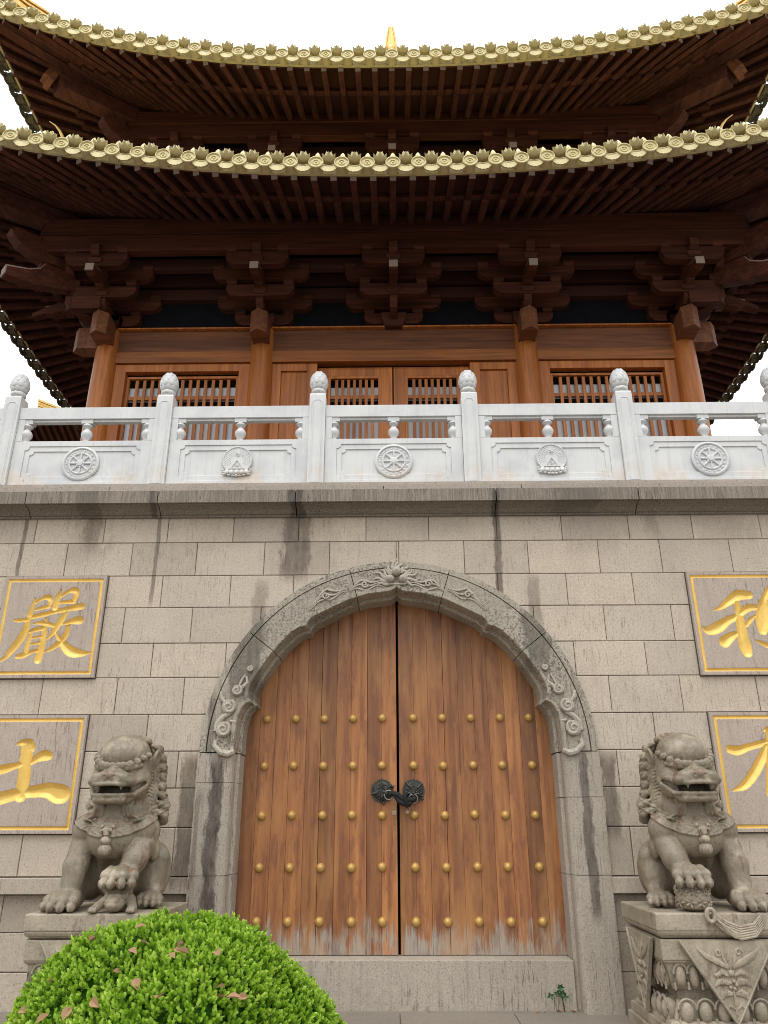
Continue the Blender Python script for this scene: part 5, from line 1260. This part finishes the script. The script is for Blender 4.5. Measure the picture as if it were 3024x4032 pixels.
# ------------------------------------------------------------------ lion pedestals
def pedestal(cx, label, ribbons):
    t = thing('lion_pedestal', label, 'pedestal', (cx, -.78, GZ), 'carved pedestals of the guardian lions')
    x0, x1, y0, y1 = cx-.575, cx+.575, -1.325, -.235
    def tier(m, e, z0, z1, e2=None):
        e2 = e if e2 is None else e2
        m.add([(x0+e, y0+e, z0), (x1-e, y0+e, z0), (x1-e, y1-e, z0), (x0+e, y1-e, z0), (x0+e2, y0+e2, z1), (x1-e2, y0+e2, z1), (x1-e2, y1-e2, z1), (x0+e2, y1-e2, z1)],
              [(0, 3, 2, 1), (4, 5, 6, 7), (0, 1, 5, 4), (1, 2, 6, 5), (2, 3, 7, 6), (3, 0, 4, 7)], .5)
    m = MB(); tier(m, 0, .73, LZ); tier(m, .045, .672, .73, .004); tier(m, .02, .69, .73, 0)
    m.build('top_slab', M['pedestal'], t, bevel=.012)
    m = MB(); tier(m, .03, .505, .665); tier(m, .05, .478, .505, .03); tier(m, .12, .28, .478, .06); tier(m, .16, .20, .285); tier(m, .09, .06, .205, .15); tier(m, .03, .03, .065, .05); tier(m, .0, -.05, .03); tier(m, -.03, GZ-.01, -.05)
    m.build('plinth', M['pedestal'], t, bevel=.008)
    m = MB()
    def petal(px, py, nx_, ny_, z, h, w, dep):
        ang_ = math.atan2(ny_, nx_)+math.pi/2
        q = Matrix.Rotation(ang_, 3, 'Z')
        m.ball((px, py, z), (w*.80, dep, h*.92), 10, 8, q, .6)
        L = [Vector((px, py, z))+q @ Vector((w*x_, -dep*.55, h*z_)) for x_, z_ in [(-.92, -.98), (-.98, -.4)]+[(math.cos(math.pi-math.pi*i/10), .25+.73*math.sin(math.pi*i/10)) for i in range(11)]+[(.98, -.4), (.92, -.98)]]
        m.tube(L, .0095, 6, (1, 1), .45)
    for row, (zc, h, w, e, dep) in enumerate(((.383, .098, .060, .088, .055), (.125, .10, .076, .085, .07))):
        n = 8 if row == 0 else 6
        for i in range(n):
            f = (i+.5)/n; 
            petal(x0+e+.03+(x1-x0-2*e-.06)*f, y0+e, 0, -1, zc, h, w, dep); 
            for sx, xx in ((-1, x0+e), (1, x1-e)): petal(xx, y0+e+.03+(y1-y0-2*e-.06)*f, sx, 0, zc, h, w, dep)
    m.build('lotus_petals', M['pedestal'], t, smooth=True)
    # the carved triangular cloths with a flower
    for fx in (0, -1, 1):
        m = MB()
        if fx == 0: base = lambda u, d, z: (cx+u, y0+.012-d, z)
        else: base = lambda u, d, z, s_=fx: (cx+s_*(.575-.012+d), (y0+y1)/2+u, z)
        hw_, zt, zb = (.41, .66, .03) if fx == 0 else (.38, .66, .03)
        tri = [(-hw_, zt), (hw_, zt), (.0, zb)]
        vs = [base(u, .0, z) for u, z in tri]+[base(u, .022, z) for u, z in tri]
        m.add(vs, [(0, 1, 2), (5, 4, 3), (0, 3, 4, 1), (1, 4, 5, 2), (2, 5, 3, 0)], .5)
        m.tube([base(-hw_+.01, .026, zt), base(0, .026, zb+.02)], .010, 6); m.tube([base(hw_-.01, .026, zt), base(0, .026, zb+.02)], .010, 6)
        up = (0, 1, 0) if fx == 0 else (1, 0, 0)
        def st(pts, r): m.tube([base(u, .024, z) for u, z in pts], r, 7, (1, .7), .6, up)
        st([(0, .12), (.004, .22), (0, .30)], [.012, .012, .012])
        for s_ in (-1, 1):
            st([(s_*.02, .46), (s_*.10, .50), (s_*.19, .545), (s_*.26, .60)], [.014, .028, .026, .004]); st([(s_*.02, .40), (s_*.08, .43), (s_*.13, .40), (s_*.11, .37)], [.012, .026, .02, .006])
            st([(s_*.02, .34), (s_*.07, .36), (s_*.12, .355), (s_*.15, .32)], [.014, .03, .024, .005]); st([(s_*.01, .27), (s_*.06, .28), (s_*.10, .26), (s_*.12, .22)], [.014, .03, .026, .006])
            st([(s_*.02, .47), (s_*.05, .53), (s_*.055, .575)], [.012, .014, .01]); m.tube([base(a, .026, b) for a, b in spiral(s_*.085, .575, .032, 0, 1.2, 14, s_)], .010, 6, (1, .8), .6, up)
            st([(s_*.01, .16), (s_*.05, .19), (s_*.07, .165)], [.010, .016, .006])
        m.ball(base(0, .02, .42), .03, 9, 6); [m.ball(base(.028*math.cos(a), .03, .335+.028*math.sin(a)), .016, 8, 5) for a in [2*math.pi*i/5 for i in range(5)]]
        st([(0, .45), (0, .52), (.0, .60)], [.012, .026, .006])
        m.build('carved_cloth', M['pedestal'], t, smooth=True)
    if ribbons:
        m = MB()
        for q in range(6):
            k = q*.018
            m.tube([(cx-.06-k*.3, y0-.01, .855-k*.6), (cx+.02, y0-.03, .80-k*.9), (cx+.12, y0-.03, .765-k), (cx+.25, y0-.025, .785-k), (cx+.33, y0-.012, .86-k*1.1)], [.011, .014, .015, .014, .009], 7)
            m.tube([(cx-.10+k*.5, y0-.012, .86-k*.2), (cx-.03+k*.4, y0-.035, .79-k*.6), (cx+.07, y0-.04, .725-k*.4), (cx+.16, y0-.03, .70-k*.1)], [.010, .013, .013, .006], 7)
        m.tube([(cx-.11+.035*math.cos(a), y0-.035, .855+.05*math.sin(a)) for a in [2*math.pi*i/14 for i in range(15)]], .018, 7, (1, 1), .5, (0, 1, 0))
        m.build('ball_ribbon', M['pedestal'], t, smooth=True)
        for q in range(0): pass
pedestal(-2.685, 'carved stone pedestal half hidden by the clipped shrub, under the lion with the cub', False)
pedestal(2.765, 'carved lotus stone pedestal with triangular flowered cloth, under the lion with the ball', True)

# ------------------------------------------------------------------ clipped box shrub
SX, SY, SA, SB, SC = -1.22, -4.15, .975, .9, 1.13
def dome(th, ph, k=1.):
    """superellipsoid dome, th from the top"""
    c, s_ = max(math.cos(th), 0)**.82, max(math.sin(th), 1e-6)**.88
    lump = 1+.024*math.sin(5*ph+1)*s_+.022*math.sin(3*ph+7*th)+.014*math.sin(11*ph+2)*math.sin(9*th+1)
    return Vector((SX+SA*k*lump*s_*math.cos(ph), SY+SB*k*lump*s_*math.sin(ph), GZ+(SC-GZ)*k*lump*c))
shrub = thing('clipped_shrub', 'bright green dome-clipped box shrub in front of the left lion pedestal', 'shrub', (SX, SY, GZ))
lv, lf, lt = [], [], []
def leaf(p, d, up, L, w, tone):
    d = d.normalized(); x = d.cross(up); 
    if x.length < 1e-3: return
    x.normalize(); n = x.cross(d); b = len(lv)
    lv.extend([p, p+d*L*.35+x*w-n*w*.0+n*w*.35, p+d*L*.75+x*w*.75+n*w*.3, p+d*L, p+d*L*.75-x*w*.75+n*w*.3, p+d*L*.35-x*w+n*w*.35, p+d*L*.55])
    lf.extend([(b, b+1, b+6), (b+1, b+2, b+6), (b+2, b+3, b+6), (b+3, b+4, b+6), (b+4, b+5, b+6), (b+5, b, b+6)]); lt.extend([tone]*6)
NS = 21500
for i in range(NS):
    th = math.acos(1-random.random()*1.0); ph = random.random()*2*math.pi
    if math.sin(ph) > .55 and random.random() < .6: continue
    if math.sin(9*ph+3*math.sin(6*th))*math.sin(14*th+2*math.sin(5*ph)) > .80 and random.random() < .45: continue
    k = 1-abs(random.gauss(0, .022))+(.025*random.random() if random.random() < .06 else 0); p = dome(th, ph, k*.985); e = 1e-3
    nrm = (dome(th, ph+e)-dome(th, ph)).cross(dome(min(th+e, 1.57), ph)-dome(th-e if th > e else th, ph)); nrm = -nrm.normalized() if nrm.length > 0 else Vector((0, 0, 1))
    if nrm.dot(p-Vector((SX, SY, .3))) < 0: nrm = -nrm
    ax = (nrm+Vector((random.gauss(0, .42), random.gauss(0, .42), random.gauss(.35, .28)))).normalized()
    dark = .0 if random.random() < .12 else 0; base_t = min(1, max(0, random.gauss(.46, .25)))
    a0 = random.random()*6.28; t1 = ax.orthogonal().normalized(); t2 = ax.cross(t1)
    lng = random.uniform(.022, .04)
    for j in range(8):
        a = a0+j*2.4; sp = .95-.09*j; s0 = p+ax*(lng*(j/8-.25))
        dd = ax*(1.15-sp*.55)+(t1*math.cos(a)+t2*math.sin(a))*sp
        leaf(s0, dd, ax, random.uniform(.015, .023), random.uniform(.0062, .0088), min(1, max(0, base_t+.05*j-.12+random.gauss(0, .08))))
me = bpy.data.meshes.new('foliage'); o_ = Vector(ORG[shrub.name]); me.from_pydata([tuple(v-o_) for v in lv], [], lf); me.materials.append(M['leaf'])
at = me.attributes.new('tone', 'FLOAT', 'FACE'); at.data.foreach_set('value', lt); link('foliage', me, shrub, o_)
m = MB(); m.grid(lambda a, b: dome(max(.001, a*1.57), b*2*math.pi, .945), 40, 80, .0); m.build('inner_foliage', M['leaf_deep'], shrub, smooth=True)
m = MB(); [m.tube([(SX+.2*math.cos(a), SY+.2*math.sin(a), GZ), (SX+.5*math.cos(a), SY+.5*math.sin(a), .5)], [.02, .008], 6) for a in [i*.9 for i in range(7)]]; m.build('stem', M['twig'], shrub)
# dry leaves that have fallen on the shrub
m = MB(); pts = [(0, 0), (.012, .011), (.026, .014), (.042, .007), (.052, 0), (.042, -.007), (.026, -.013), (.012, -.010)]
m.add([(x, y, .006*math.sin(x*60)+.35*abs(y)) for x, y in pts]+[(.026, 0, 0)], [(i, (i+1) % 8, 8) for i in range(8)], .5)
dl = m.mesh('dead_leaf', M['deadleaf'])
for i in range(26):
    th, ph = R(random.uniform(8, 58)), R(random.uniform(215, 325)); p = dome(th, ph, 1.012)
    c = link('dead_leaf', dl, None, p); sc = random.uniform(.8, 1.55); c.scale = (sc, sc*1.1, sc)
    c.rotation_euler = (random.uniform(.1, 1.0), random.uniform(-.6, .6), random.uniform(0, 6.28)); tag(c, 'dry brown leaf fallen on the clipped green shrub', 'leaf', 'dry leaves lying on the shrub')
for i, (x, y) in enumerate(((1.66, .055), (1.575, .03), (1.35, .06))):
    c = link('dead_leaf', dl, None, (x, y, GZ+.012)); c.rotation_euler = (.1, .2, i*2.1); c.scale = (1.3, 1.5, 1.3); tag(c, 'dry yellow-brown leaf lying on the paving at the foot of the threshold', 'leaf', 'dry leaves at the threshold')
# weed in the corner of the threshold
sp_ = thing('weed_sprout', 'small green weed growing in the right corner of the stone threshold', 'weed', (1.615, .07, GZ))
m = MB(); m.tube([(1.615, .07, GZ), (1.60, .06, GZ+.10), (1.585, .055, GZ+.20)], [.006, .005, .003], 6); m.tube([(1.60, .06, GZ+.12), (1.53, .05, GZ+.15), (1.49, .05, GZ+.14)], [.004, .003, .002], 6); m.build('stem', M['twig'], sp_)
m = MB()
for (x, y, z, n) in ((1.585, .05, GZ+.21, 6), (1.60, .05, GZ+.16, 5), (1.48, .045, GZ+.14, 4), (1.55, .05, GZ+.16, 4), (1.625, .05, GZ+.13, 4)):
    for q in range(n):
        a = q*2*math.pi/n+z*40; d = Vector((math.cos(a), -.35, math.sin(a)*.8)).normalized(); sd_ = d.cross(Vector((0, 1, 0))).normalized(); P0 = Vector((x, y, z))
        m.add([P0, P0+d*.018+sd_*.013, P0+d*.042, P0+d*.018-sd_*.013], [(0, 1, 2), (0, 2, 3)], random.random())
m.build('leaves', M['sprout'], sp_)
